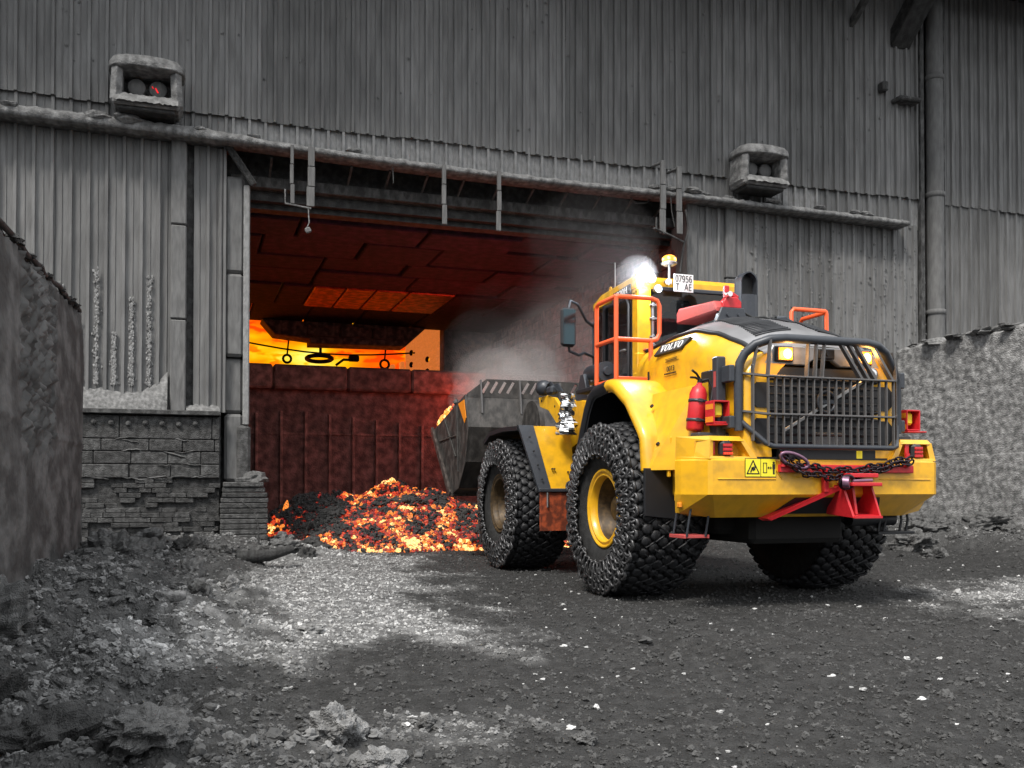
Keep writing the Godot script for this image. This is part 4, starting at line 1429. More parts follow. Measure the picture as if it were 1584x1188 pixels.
func bumper(Ld: Node):
	var plan := [Vector2(-1.18, 0.9), Vector2(-1.22, 1.28), Vector2(-1.46, 1.52), Vector2(-1.44, 1.60), Vector2(-1.30, 1.85), Vector2(-1.26, 1.87), Vector2(1.26, 1.87), Vector2(1.30, 1.85), Vector2(1.44, 1.60), Vector2(1.46, 1.52), Vector2(1.22, 1.28), Vector2(1.18, 0.9)]
	var low := [Vector2(-1.0, 0.9), Vector2(-1.1, 1.2), Vector2(-1.42, 1.45), Vector2(-1.40, 1.5), Vector2(-1.12, 1.58), Vector2(-1.08, 1.6), Vector2(1.08, 1.6), Vector2(1.12, 1.58), Vector2(1.40, 1.5), Vector2(1.42, 1.45), Vector2(1.1, 1.2), Vector2(1.0, 0.9)]
	var rings := []
	for l in [[low, 0.90, 1.0], [plan, 1.12, 1.0], [plan, 1.15, 1.0], [plan, 1.435, 1.0], [plan, 1.45, 0.992]]:
		var ring := []
		for p in l[0]:
			ring.append(Vector3(p.x * l[2], l[1] + (0.045 if l[1] < 0.95 and absf(p.x) > 1.3 else 0.0), p.y * l[2]))
		rings.append(ring)
	var b := MB.new()
	b.loft(rings, false)
	# raised corner blocks, open at the back for the lamps
	for s in [-1, 1]:
		b.hexa([Vector3(-1.45 * s, 1.45, 1.52), Vector3(-0.86 * s, 1.45, 1.2), Vector3(-0.80 * s, 1.45, 1.84), Vector3(-1.29 * s, 1.45, 1.86), Vector3(-1.45 * s, 1.475, 1.52), Vector3(-0.9 * s, 1.475, 1.2), Vector3(-0.82 * s, 1.475, 1.83), Vector3(-1.28 * s, 1.475, 1.85)])
		b.hexa([Vector3(-1.45 * s, 1.62, 1.52), Vector3(-0.95 * s, 1.62, 1.2), Vector3(-0.90 * s, 1.62, 1.82), Vector3(-1.265 * s, 1.62, 1.83), Vector3(-1.45 * s, 1.665, 1.52), Vector3(-0.97 * s, 1.665, 1.2), Vector3(-0.92 * s, 1.665, 1.78), Vector3(-1.25 * s, 1.665, 1.79)])
		b.hexa([Vector3(-1.45 * s, 1.45, 1.50), Vector3(-1.40 * s, 1.45, 1.50), Vector3(-1.24 * s, 1.45, 1.84), Vector3(-1.29 * s, 1.45, 1.86), Vector3(-1.43 * s, 1.63, 1.48), Vector3(-1.38 * s, 1.63, 1.50), Vector3(-1.22 * s, 1.63, 1.81), Vector3(-1.265 * s, 1.63, 1.83)])
		b.hexa([Vector3(-0.80 * s, 1.45, 1.2), Vector3(-0.74 * s, 1.45, 1.2), Vector3(-0.76 * s, 1.45, 1.84), Vector3(-0.83 * s, 1.45, 1.84), Vector3(-0.93 * s, 1.64, 1.2), Vector3(-0.88 * s, 1.64, 1.2), Vector3(-0.89 * s, 1.64, 1.81), Vector3(-0.94 * s, 1.64, 1.81)])
		b.hexa([Vector3(-1.45 * s, 1.44, 1.52), Vector3(-0.82 * s, 1.44, 1.2), Vector3(-0.82 * s, 1.44, 1.70), Vector3(-1.36 * s, 1.44, 1.70), Vector3(-1.45 * s, 1.64, 1.52), Vector3(-0.93 * s, 1.64, 1.2), Vector3(-0.93 * s, 1.64, 1.70), Vector3(-1.35 * s, 1.64, 1.70)])
	var cw := obj("counterweight", b, M.yellow, Ld)
	b = MB.new()
	b.box(Vector3(0, 1.46, 1.55), Vector3(1.5, 0.03, 0.5))
	obj("counterweight_shelf", b, M.black, cw)
	for s in [-1, 1]:
		b = MB.new()
		b.box(Vector3(-0.9 * s, 1.265, 1.872), Vector3(0.62, 0.012, 0.014), 0.004, Basis(Vector3.BACK, 0.0))
		b.box(Vector3(-0.56 * s, 1.315, 1.872), Vector3(0.12, 0.012, 0.014), 0.004, Basis(Vector3.BACK, -0.9 * s))
		obj("pressed_edge", b, M.yellow, cw)
	b = MB.new()
	b.hexa([Vector3(-0.5, 0.93, 1.66), Vector3(0.75, 0.93, 1.66), Vector3(0.75, 0.93, 1.60), Vector3(-0.5, 0.93, 1.60), Vector3(-0.35, 1.09, 1.845), Vector3(0.62, 1.09, 1.845), Vector3(0.62, 1.09, 1.79), Vector3(-0.35, 1.09, 1.79)])
	obj("hitch_recess", b, M.black, cw)
	# lamps in the corners
	for s in [-1, 1]:
		b = MB.new()
		b.box(Vector3(-1.09 * s, 1.545, 1.80), Vector3(0.13, 0.17, 0.10), 0.035)
		var tl := obj("tail_light", b, M.black, Ld)
		b = MB.new()
		for k in 3:
			b.box(Vector3(-1.09 * s, 1.50 + 0.038 * k, 1.852), Vector3(0.10, 0.028, 0.012), 0.004)
		obj("tail_light_lens", b, M.tail, tl)
		b = MB.new()
		for k in 4:
			b.box(Vector3(-1.125 * s + 0.024 * k * s, 1.502, 1.861), Vector3(0.016, 0.018, 0.006), 0.0)
		if s > 0:
			obj("lit_lamp", b, glow(Color(1.0, 0.25, 0.04), 1.6), tl)
		b = MB.new()
		b.box(Vector3((-1.205 if s > 0 else -0.985) * s, 1.555, 1.77 if s > 0 else 1.80), Vector3(0.05, 0.13, 0.015), 0.004)
		obj("reflector", b, M.tail, Ld)
	b = MB.new()
	b.box(Vector3(-1.435, 1.02, 1.56), Vector3(0.03, 0.05, 0.06), 0.008)
	obj("side_marker", b, M.amber, Ld)
	# warning sticker
	var S := Node3D.new()
	S.name = "warning_sticker"
	S.position = Vector3(-0.755, 1.37, 1.8735)
	Ld.add_child(S, true)
	b = MB.new()
	b.box(Vector3.ZERO, Vector3(0.335, 0.175, 0.003))
	obj("sticker_border", b, M.print_black, S)
	b = MB.new()
	b.box(Vector3(-0.083, 0, 0.002), Vector3(0.158, 0.163, 0.003))
	b.box(Vector3(0.083, 0, 0.002), Vector3(0.158, 0.163, 0.003))
	obj("sticker_field", b, M.sticker, S)
	b = MB.new()
	var tp := [Vector2(-0.148, -0.055), Vector2(-0.083, 0.066), Vector2(-0.018, -0.055)]
	for k in 3:
		var p: Vector2 = tp[k]; var q: Vector2 = tp[(k + 1) % 3]
		b.box(Vector3((p.x + q.x) / 2, (p.y + q.y) / 2, 0.005), Vector3(p.distance_to(q) + 0.006, 0.010, 0.003), 0.0, Basis(Vector3.BACK, (q - p).angle()))
	b.box(Vector3(-0.10, -0.02, 0.005), Vector3(0.012, 0.05, 0.003), 0.0, Basis(Vector3.BACK, -0.4))
	b.box(Vector3(-0.08, -0.01, 0.005), Vector3(0.03, 0.035, 0.003), 0.0, Basis(Vector3.BACK, 0.5))
	b.box(Vector3(-0.065, 0.015, 0.005), Vector3(0.009, 0.04, 0.003), 0.0, Basis(Vector3.BACK, 0.3))
	# box outline, double arrow, standing figure
	for e in [[0.027, 0.0, 0.006, 0.09], [0.063, 0.0, 0.006, 0.09], [0.045, 0.045, 0.042, 0.006], [0.045, -0.045, 0.042, 0.006], [0.095, 0.0, 0.03, 0.006]]:
		b.box(Vector3(e[0], e[1], 0.005), Vector3(e[2], e[3], 0.003))
	for s in [-1, 1]:
		b.prism([Vector2(0.095 + s * 0.024, 0.0), Vector2(0.095 + s * 0.008, 0.013), Vector2(0.095 + s * 0.008, -0.013)], 0.0035, 0.0065, MB_XY)
	b.box(Vector3(0.14, -0.035, 0.005), Vector3(0.018, 0.05, 0.003))
	b.box(Vector3(0.14, 0.012, 0.005), Vector3(0.030, 0.045, 0.003))
	b.cyl(Vector3(0.14, 0.047, 0.0035), Vector3(0.14, 0.047, 0.0065), 0.012, 0.012, 10)
	obj("sticker_print", b, M.print_black, S)
	# red hitch
	b = MB.new()
	b.box(Vector3(0.20, 1.365, 1.895), Vector3(1.54, 0.075, 0.045), 0.006)
	var hb := obj("hitch_bar", b, M.red, Ld)
	for x in [-0.55, 0.88]:
		b = MB.new()
		b.cyl(Vector3(x, 1.38, 1.93), Vector3(x, 1.52, 1.93), 0.024, 0.024, 10)
		obj("chain_peg", b, M.red, hb)
	b = MB.new()
	b.box(Vector3(-0.06, 1.24, 1.90), Vector3(0.05, 0.20, 0.06), 0.006)
	b.box(Vector3(0.27, 1.30, 1.96), Vector3(0.32, 0.04, 0.2), 0.006)
	b.box(Vector3(0.27, 1.215, 1.98), Vector3(0.34, 0.035, 0.24), 0.006)
	b.hexa([Vector3(0.10, 0.93, 1.70), Vector3(0.125, 0.93, 1.70), Vector3(0.125, 0.90, 2.10), Vector3(0.10, 0.90, 2.10), Vector3(0.06, 1.21, 1.84), Vector3(0.085, 1.21, 1.84), Vector3(0.085, 1.21, 1.99), Vector3(0.06, 1.21, 1.99)])
	b.hexa([Vector3(0.42, 0.93, 1.70), Vector3(0.44, 0.93, 1.70), Vector3(0.44, 0.91, 2.08), Vector3(0.42, 0.91, 2.08), Vector3(0.39, 1.21, 1.84), Vector3(0.41, 1.21, 1.84), Vector3(0.41, 1.21, 1.99), Vector3(0.39, 1.21, 1.99)])
	b.hexa([Vector3(0.11, 0.925, 1.70), Vector3(0.43, 0.925, 1.70), Vector3(0.43, 0.895, 2.11), Vector3(0.11, 0.895, 2.11), Vector3(0.11, 0.95, 1.70), Vector3(0.43, 0.95, 1.70), Vector3(0.43, 0.915, 2.11), Vector3(0.11, 0.915, 2.11)])
	b.hexa([Vector3(0.21, 0.95, 1.78), Vector3(0.235, 0.95, 1.78), Vector3(0.235, 0.93, 2.0), Vector3(0.21, 0.93, 2.0), Vector3(0.19, 1.21, 1.84), Vector3(0.215, 1.21, 1.84), Vector3(0.215, 1.21, 1.97), Vector3(0.19, 1.21, 1.97)])
	obj("hitch_throat", b, M.red, hb)
	b = MB.new()
	b.hexa([Vector3(-0.62, 0.89, 1.62), Vector3(-0.60, 0.87, 1.66), Vector3(-0.55, 0.87, 1.74), Vector3(-0.60, 0.89, 1.74), Vector3(0.03, 1.19, 1.88), Vector3(0.07, 1.17, 1.90), Vector3(0.09, 1.17, 1.96), Vector3(0.05, 1.20, 1.96)])
	obj("hitch_brace", b, M.red, hb)

static func MB_XY(a, b, d):
	return Vector3(a, b, d)

func hood(Ld: Node):
	var top := []; var strip := []; var side_l := []; var side_r := []
	var zs := []
	for i in 23:
		zs.append(-0.45 + 2.17 * i / 22.0)
	for z in zs:
		var h := hood_at(z)
		var row := []
		for j in 17:
			var t := -1.0 + 2.0 * j / 16.0
			var a := absf(t)
			row.append(Vector3(t * h[2], lerpf(h[0], h[1] + 0.012, pow(a, 2.4)), z))
		top.append(row)
		for s in [-1, 1]:
			var sr := []
			for q in [[0.0, 0.0], [0.10, 0.03], [0.28, 0.10], [0.55, 0.22], [0.82, 0.40], [0.95, 0.58], [1.0, 0.75]]:
				sr.append(Vector3(s * (h[2] + (h[3] - h[2]) * q[0]), h[1] - (0.42 * q[1]), z))
			sr.append(Vector3(s * (h[3] + 0.01), lerpf(h[1] - 0.34, 1.46, 0.5), z))
			sr.append(Vector3(s * h[3], 1.44, z))
			(side_l if s < 0 else side_r).append(sr)
	# round the tail down to the rear face
	var b := MB.new()
	var tail := []
	for q in [[0.0, 1.0], [0.04, 0.985], [0.06, 0.95], [0.07, 0.90]]:
		var h := hood_at(1.72)
		var row := []
		for j in 17:
			var t := -1.0 + 2.0 * j / 16.0
			row.append(Vector3(t * h[2] * (0.97 + 0.03 * q[1]), lerpf(2.30, lerpf(h[0], h[1] + 0.012, pow(absf(t), 2.4)), (q[1] - 0.55) / 0.45), 1.72 + q[0]))
		tail.append(row)
	b.grid(top)
	b.grid(tail)
	b.fan(top[0])
	var hd := obj("engine_hood", b, M.graphite, Ld)
	b = MB.new()
	# intake mesh on the hood top, a field of fine slats
	for k in 22:
		var z := 0.62 + 0.042 * k
		var h := hood_at(z)
		for s in [-1, 1]:
			var p0 := Vector3(0.16 * s, lerpf(h[0], h[1], pow(0.16 / h[2], 2.4)) + 0.008, z)
			var p1 := Vector3((0.48 + 0.004 * k) * s, lerpf(h[0], h[1], pow((0.48 + 0.004 * k) / h[2], 2.4)) + 0.008, z)
			b.tube([p0, p0.lerp(p1, 0.5) + Vector3(0, 0.012, 0), p1], 0.011, 4)
	obj("air_intake", b, M.black, hd)
	for s in [-1, 1]:
		b = MB.new()
		var path := []
		for z in zs:
			var h := hood_at(z)
			path.append(Vector3(s * (h[2] + 0.012), h[1] - 0.004, z))
		b.tube(path, 0.028, 8)
		obj("hood_seal", b, M.black, hd)
		b = MB.new()
		b.grid(side_l if s < 0 else side_r)
		# rear cheek
		var last: Array = (side_l if s < 0 else side_r)[-1]
		var cheek := [last]
		for q in [[0.05, 0.02], [0.075, 0.07], [0.08, 0.16], [0.075, 0.30]]:
			var row := []
			for p in last:
				row.append(Vector3(p.x - s * q[1], p.y - (0.25 * q[1] if p.y > 2.2 else 0.0), 1.72 + q[0]))
			cheek.append(row)
		b.grid(cheek)
		var front: Array = (side_l if s < 0 else side_r)[0].duplicate()
		front.append(Vector3(0.4 * s, 1.44, -0.45))
		front.append(Vector3(0.4 * s, front[0].y, -0.45))
		b.fan(front)
		var pn := obj("hood_side_panel", b, M.yellow, hd)
		b = MB.new()
		b.box(Vector3(s * 0.955, 1.98, -0.02), Vector3(0.02, 1.0, 0.012))
		obj("panel_gap", b, M.print_black, pn)
	# side badge with lettering, dark maker's plate
	b = MB.new()
	var bd := Node3D.new()
	bd.name = "side_badge"
	bd.transform = Transform3D(Basis(Vector3(0, 0, 1), Vector3(0.50, 0.866, 0), Vector3(-0.866, 0.50, 0)), Vector3(-0.913, 2.69, 0.46))
	Ld.add_child(bd, true)
	b.prism([Vector2(-0.36, -0.062), Vector2(0.25, -0.062), Vector2(0.36, 0.07), Vector2(-0.30, 0.07)], -0.02, 0.012, MB_XY)
	obj("badge_plate", b, M.print_black, bd)
	text("badge_lettering", "VOLVO", 0.088, M.white, bd, Transform3D(Basis(Vector3.BACK, 0.0), Vector3(0.0, 0.002, 0.0145)), "Droid Serif", 900, 1.12)
	b = MB.new()
	for e in [[0.0, 0.115, 0.26, 0.005], [0.02, 0.085, 0.30, 0.004], [0.0, -0.07, 0.30, 0.004]]:
		b.box(Vector3(e[0], e[1], 0), Vector3(e[2], e[3], 0.003))
	for k in 11:
		b.box(Vector3(-0.11 + 0.022 * k, 0.10, 0), Vector3(0.014, 0.009, 0.003))
		b.box(Vector3(-0.13 + 0.024 * k, -0.045, 0), Vector3(0.017, 0.016, 0.003))
	var dc := obj("side_decal", b, M.print_black, Ld)
	dc.transform = Transform3D(Basis(Vector3(0, 0, 1), Vector3(0.06, 1, 0).normalized(), Vector3(-1, 0.06, 0).normalized()), Vector3(-0.958, 2.45, 0.5))
	text("side_decal_number", "0013", 0.055, M.print_black, Ld, Transform3D(dc.transform.basis, Vector3(-0.960, 2.455, 0.5)), "Droid Sans", 400)
	# panel recess at the rear of the side with its black posts
	for s in [-1, 1]:
		b = MB.new()
		b.box(Vector3(s * 0.955, 2.02, 1.30), Vector3(0.03, 0.64, 0.30), 0.012)
		obj("side_vent", b, M.black, Ld)
		b = MB.new()
		b.box(Vector3(s * 1.0, 2.05, 1.55), Vector3(0.10, 0.78, 0.10), 0.012)
		b.box(Vector3(s * 0.98, 2.26, 1.68), Vector3(0.06, 0.16, 0.16), 0.01)
		b.box(Vector3(s * 0.98, 1.80, 1.68), Vector3(0.06, 0.12, 0.16), 0.01)
		b.box(Vector3(s * 1.06, 1.69, 1.50), Vector3(0.36, 0.04, 0.16), 0.01)
		obj("guard_post", b, M.guard, Ld)
	b = MB.new()
	b.box(Vector3(-1.052, 2.22, 1.56), Vector3(0.005, 0.15, 0.04))
	obj("post_label", b, M.red_dull, Ld)
	# rear face: lamp panel, grille
	b = MB.new()
	b.box(Vector3(0, 1.92, 1.765), Vector3(1.30, 0.70, 0.06), 0.01)
	b.box(Vector3(0, 2.29, 1.77), Vector3(1.14, 0.10, 0.05), 0.01)
	for s in [-1, 1]:
		for y in [2.06, 1.72]:
			b.prism([Vector2(0.5 * s, y - 0.12), Vector2(0.75 * s, y - 0.12), Vector2(0.80 * s, y - 0.07), Vector2(0.80 * s, y + 0.07), Vector2(0.75 * s, y + 0.12), Vector2(0.5 * s, y + 0.12)], 1.74, 1.812, MB_XY)
	var gr := obj("grille", b, M.black, Ld)
	b = MB.new()
	for k in 9:
		b.box(Vector3(0, 1.62 + 0.075 * k, 1.80), Vector3(1.26, 0.03, 0.03), 0.006, Basis(Vector3.RIGHT, 0.4))
	obj("grille_louvre", b, M.black, gr)
	b = MB.new()
	b.box(Vector3(-0.02, 1.97, 1.825), Vector3(1.02, 0.03, 0.02), 0.004, Basis(Vector3.BACK, 0.50))
	obj("grille_bar", b, M.steel, gr)
	b = MB.new()
	var ring := []
	for k in 24:
		ring.append(Vector3(cos(TAU * k / 24) * 0.10, 2.01 + sin(TAU * k / 24) * 0.10, 1.845))
	b.tube(ring, 0.017, 6, true)
	b.box(Vector3(0.0, 2.01, 1.842), Vector3(0.20, 0.04, 0.02), 0.004)
	b.tube([Vector3(0.065, 2.075, 1.845), Vector3(0.125, 2.135, 1.845)], 0.016, 6)
	obj("grille_emblem", b, M.guard, gr)
	b = MB.new()
	b.box(Vector3(0.06, 1.70, 1.81), Vector3(0.34, 0.03, 0.06), 0.01)
	b.box(Vector3(0.06, 1.63, 1.80), Vector3(0.34, 0.11, 0.04), 0.01)
	obj("grille_handle", b, M.bar, gr)
	b = MB.new()
	b.box(Vector3(0.04, 1.50, 1.79), Vector3(1.10, 0.11, 0.08), 0.01)
	obj("rear_sill", b, M.black, Ld)
	b = MB.new()
	b.box(Vector3(0.39, 1.505, 1.832), Vector3(0.065, 0.075, 0.004))
	obj("sill_label", b, M.sticker, Ld)
	b = MB.new()
	b.prism([Vector2(-0.66, 2.36), Vector2(-0.2, 2.36), Vector2(-0.1, 2.42), Vector2(0.1, 2.42), Vector2(0.2, 2.36), Vector2(0.66, 2.36), Vector2(0.56, 2.54), Vector2(-0.56, 2.54)], 1.74, 1.80, MB_XY, 0.01)
	obj("lamp_panel", b, M.graphite, Ld)
	for s in [-1, 1]:
		b = MB.new()
		b.box(Vector3(0.455 * s, 2.455, 1.80), Vector3(0.19, 0.15, 0.08), 0.012)
		var hl := obj("rear_work_light", b, M.black, Ld)
		b = MB.new()
		b.box(Vector3(0.455 * s, 2.455, 1.842), Vector3(0.155, 0.12, 0.012), 0.004)
		obj("lamp_reflector", b, M.amber_glow, hl)
		b = MB.new()
		b.lathe(Vector3(0.455 * s + 0.02, 2.455, 1.85), Vector3.BACK, [[0.0, 0.05], [0.012, 0.04], [0.018, 0.0]], 16)
		obj("lamp_glow", b, glow(lin(1.0, 0.62, 0.18), 7.0), hl)
		var sl := OmniLight3D.new()
		sl.name = "rear_work_lamp"
		sl.light_color = Color(1.0, 0.72, 0.38)
		sl.light_energy = 0.05
		sl.light_size = 0.05
		sl.omni_range = 10
		sl.shadow_enabled = true
		sl.position = LO + Vector3(0.455 * s + 0.02, 2.455, 1.90)
		add_child(sl, true)
	b = MB.new()
	b.box(Vector3(0.02, 2.475, 1.80), Vector3(0.18, 0.10, 0.08), 0.01)
	b.cyl(Vector3(0.02, 2.475, 1.83), Vector3(0.02, 2.475, 1.856), 0.025, 0.022, 12)
	obj("rear_camera", b, M.black, Ld)
	b = MB.new()
	b.lathe(Vector3(0.56, 2.30, 1.80), Vector3.BACK, [[0.0, 0.06], [0.03, 0.062], [0.04, 0.05], [0.046, 0.0]], 18)
	obj("round_lamp", b, M.silver, Ld)
	# exhaust stack
	var out2 := [Vector2(0.155, 2.92)]
	for k in 9:
		var g := PI - PI * k / 8.0
		out2.append(Vector2(0.265 + cos(g) * 0.11, 3.56 + sin(g) * 0.11))
	out2.append(Vector2(0.375, 2.92))
	b = MB.new()
	b.prism(out2, -0.04, 0.0, MB_XY, 0.012)
	for k in out2.size() - 1:
		var p: Vector2 = out2[k]; var q: Vector2 = out2[k + 1]
		var c2 := Vector2(0.265, minf(3.56, maxf(p.y, 2.92)))
		var pi2 := p + Vector2(signf(0.265 - p.x) * 0.012, -0.012 if p.y > 3.57 else 0.0); var qi := q + Vector2(signf(0.265 - q.x) * 0.012, -0.012 if q.y > 3.57 else 0.0)
		b.hexa([Vector3(p.x, p.y, 0.0), Vector3(q.x, q.y, 0.0), Vector3(qi.x, qi.y, 0.0), Vector3(pi2.x, pi2.y, 0.0), Vector3(p.x, p.y, 0.115), Vector3(q.x, q.y, 0.115), Vector3(qi.x, qi.y, 0.115), Vector3(pi2.x, pi2.y, 0.115)])
	var face := []
	for k in 7:
		var g := PI * k / 6.0
		var x := 0.265 - cos(g) * 0.11
		face.append([Vector3(x, 2.92, 0.10 + sin(g) * 0.05), Vector3(x, 3.40, 0.10 + sin(g) * 0.05), Vector3(x, 3.40, 0.08)])
	b.grid(face, false)
	var ex := obj("exhaust_stack", b, M.guard, Ld)
	b = MB.new()
	b.box(Vector3(0.265, 3.48, 0.012), Vector3(0.19, 0.30, 0.02), 0.0)
	b.box(Vector3(0.265, 3.39, 0.06), Vector3(0.19, 0.02, 0.10), 0.0)
	obj("exhaust_mouth", b, M.print_black, ex)
	# red-cased box with its black bracket and small lamp on the hood
	b = MB.new()
	b.prism([Vector2(-0.05, 3.16), Vector2(0.84, 3.16), Vector2(0.84, 3.20), Vector2(0.78, 3.28), Vector2(0.0, 3.33), Vector2(-0.05, 3.28)], -0.42, -0.12, func(a, c, d): return Vector3(d + 0.02, c - 0.05, a - 0.35), 0.02)
	obj("hood_case", b, M.red_dull, Ld)
	b = MB.new()
	b.prism([Vector2(-0.40, 2.99), Vector2(-0.02, 2.99), Vector2(-0.04, 3.09), Vector2(-0.06, 3.15), Vector2(-0.34, 3.15), Vector2(-0.37, 3.09)], 0.44, 0.52, MB_XY, 0.01)
	for s in [-0.25, -0.11]:
		b.cyl(Vector3(s - 0.02, 3.07, 0.52), Vector3(s - 0.02, 3.07, 0.54), 0.022, 0.02, 8)
	var br := obj("case_bracket", b, M.guard, Ld)
	b = MB.new()
	b.prism([Vector2(-0.32, 3.15), Vector2(-0.08, 3.15), Vector2(-0.08, 3.22), Vector2(-0.13, 3.27), Vector2(-0.26, 3.27), Vector2(-0.31, 3.22)], 0.40, 0.50, MB_XY, 0.01)
	b.box(Vector3(-0.245, 3.33, 0.45), Vector3(0.06, 0.14, 0.05), 0.01)
	b.box(Vector3(-0.15, 3.29, 0.45), Vector3(0.10, 0.05, 0.06), 0.01, Basis(Vector3.BACK, -0.5))
	obj("case_nozzle", b, M.red, br)
	b = MB.new()
	b.cyl(Vector3(-0.26, 3.29, 0.50), Vector3(-0.26, 3.29, 0.56), 0.035, 0.03, 12)
	obj("nozzle_cap", b, M.silver, br)
	b = MB.new()
	b.tube([Vector3(-0.05, 3.10, 0.5), Vector3(0.05, 3.05, 0.52), Vector3(0.2, 3.07, 0.5), Vector3(0.32, 3.05, 0.47), Vector3(0.4, 3.11, 0.42), Vector3(0.46, 3.05, 0.37)], 0.014, 6)
	obj("case_cable", b, M.print_black, Ld)
	b = MB.new()
	b.prism([Vector2(0.42, 3.0), Vector2(0.80, 2.98), Vector2(0.78, 3.10), Vector2(0.66, 3.16), Vector2(0.5, 3.14)], -0.1, 0.25, MB_XY, 0.02)
	obj("air_cleaner", b, M.guard, Ld)

func cab(Ld: Node):
	var X0 := -0.79; var X1 := 0.68; var Z0 := -1.95; var Z1 := -0.68
	var b := MB.new()
	b.box(Vector3((X0 + X1) / 2, 2.4, (Z0 + Z1) / 2), Vector3(X1 - X0, 0.22, Z1 - Z0), 0.03)
	b.box(Vector3((X0 + X1) / 2, 2.0, (Z0 + Z1) / 2), Vector3(X1 - X0 - 0.1, 0.7, Z1 - Z0 - 0.1), 0.03)
	var base := obj("cab_base", b, M.black, Ld)
	b = MB.new()
	b.prism([Vector2(Z0, 3.50), Vector2(Z1 + 0.02, 3.56), Vector2(Z1 + 0.02, 3.66), Vector2(Z1 - 0.08, 3.73), Vector2(Z0 + 0.25, 3.68), Vector2(Z0, 3.60)], X0, X1, YZ, 0.02)
	var roof := obj("cab_roof", b, M.yellow, Ld)
	for z in [-0.75, -1.5]:
		b = MB.new()
		var ring := []
		for k in 12:
			ring.append(Vector3(X0 + 0.05, 3.735 - 0.03 * (z + 0.75) * -1.0 + sin(TAU * k / 12) * 0.03, z + cos(TAU * k / 12) * 0.03))
		b.tube(ring, 0.009, 5, true)
		obj("lifting_eye", b, M.yellow, roof)
	b = MB.new()
	b.box(Vector3((X0 + X1) / 2 + 0.1, 3.57, Z1 + 0.04), Vector3(X1 - X0 - 0.24, 0.05, 0.03), 0.01)
	obj("rear_header_trim", b, M.guard, roof)
	# pillars
	for p in [[X0 + 0.09, Z1 - 0.02, 0.18, 0.16, "yellow"], [X1 - 0.05, Z1 - 0.02, 0.08, 0.1, "black"], [X0 + 0.03, Z0 + 0.05, 0.06, 0.08, "black"], [X1 - 0.03, Z0 + 0.05, 0.06, 0.08, "black"], [X0 + 0.03, -1.62, 0.05, 0.1, "black"]]:
		b = MB.new()
		b.box(Vector3(p[0], 3.0, p[1]), Vector3(p[2], 1.12, p[3]), 0.015)
		obj("cab_pillar", b, M[p[4]], Ld)
	b = MB.new()
	b.box(Vector3(X0 + 0.10, 2.62, Z1 + 0.02), Vector3(0.22, 0.34, 0.10), 0.015)
	b.box(Vector3(X0 + 0.20, 2.47, Z1 + 0.05), Vector3(0.46, 0.16, 0.16), 0.015)
	obj("pillar_foot", b, M.yellow, Ld)
	b = MB.new()
	for y in [3.36, 3.20, 2.98, 2.88]:
		b.box(Vector3(X0 + 0.195, y, Z1 + 0.07), Vector3(0.035, 0.05, 0.05), 0.008)
		b.cyl(Vector3(X0 + 0.15, y, Z1 + 0.07), Vector3(X0 + 0.24, y, Z1 + 0.07), 0.013, 0.013, 8)
	b.box(Vector3(X0 + 0.195, 3.12, Z1 + 0.062), Vector3(0.03, 0.52, 0.02), 0.005)
	obj("window_hinge", b, M.steel, Ld)
	b = MB.new()
	b.box(Vector3(X0 + 0.15, 2.82, Z1 + 0.09), Vector3(0.16, 0.02, 0.08), 0.004)
	obj("lamp_shelf", b, M.red_dull, Ld)
	# glass
	var pane := func(called, a, c, d, e):
		var q := MB.new()
		q.smooth(false)
		q.quad(a, c, d, e)
		return obj(called, q, M.glass, Ld)
	pane.call("rear_window", Vector3(X0 + 0.18, 2.45, Z1 + 0.03), Vector3(X1 - 0.08, 2.45, Z1 + 0.03), Vector3(X1 - 0.08, 3.56, Z1 + 0.03), Vector3(X0 + 0.18, 3.56, Z1 + 0.03))
	pane.call("door_window", Vector3(X0 + 0.01, 2.5, Z0 + 0.4), Vector3(X0 + 0.01, 2.5, Z1 - 0.11), Vector3(X0 + 0.01, 3.5, Z1 - 0.11), Vector3(X0 + 0.01, 3.5, Z0 + 0.4))
	pane.call("front_side_window", Vector3(X0 + 0.01, 2.5, Z0 + 0.09), Vector3(X0 + 0.01, 2.5, -1.68), Vector3(X0 + 0.01, 3.5, -1.68), Vector3(X0 + 0.01, 3.5, Z0 + 0.09))
	pane.call("right_window", Vector3(X1 - 0.01, 2.5, Z0 + 0.1), Vector3(X1 - 0.01, 2.5, Z1 - 0.08), Vector3(X1 - 0.01, 3.5, Z1 - 0.08), Vector3(X1 - 0.01, 3.5, Z0 + 0.1))
	pane.call("windscreen", Vector3(X0 + 0.07, 2.5, Z0 + 0.02), Vector3(X1 - 0.07, 2.5, Z0 + 0.02), Vector3(X1 - 0.07, 3.52, Z0 + 0.02), Vector3(X0 + 0.07, 3.52, Z0 + 0.02))
	b = MB.new()
	b.tube([Vector3(X0 - 0.005, 2.5, -0.86), Vector3(X0 - 0.005, 3.40, -0.86), Vector3(X0 - 0.005, 3.48, -0.92), Vector3(X0 - 0.005, 3.48, -1.5), Vector3(X0 - 0.005, 3.42, -1.56), Vector3(X0 - 0.005, 2.5, -1.56)], 0.022, 8)
	b.box(Vector3(X0 - 0.002, 2.54, -1.2), Vector3(0.03, 0.08, 0.7), 0.01)
	obj("door_frame", b, M.black, Ld)
	b = MB.new()
	b.box(Vector3(X0 - 0.04, 2.85, -0.95), Vector3(0.04, 0.03, 0.14), 0.01)
	obj("door_handle", b, M.steel, Ld)
	b = MB.new()
	b.tube([Vector3(X0 - 0.02, 2.35, -1.70), Vector3(X0 - 0.08, 2.40, -1.72), Vector3(X0 - 0.10, 3.30, -1.72), Vector3(X0 - 0.02, 3.38, -1.70)], 0.018, 8)
	obj("grab_rail", b, M.guard, Ld)
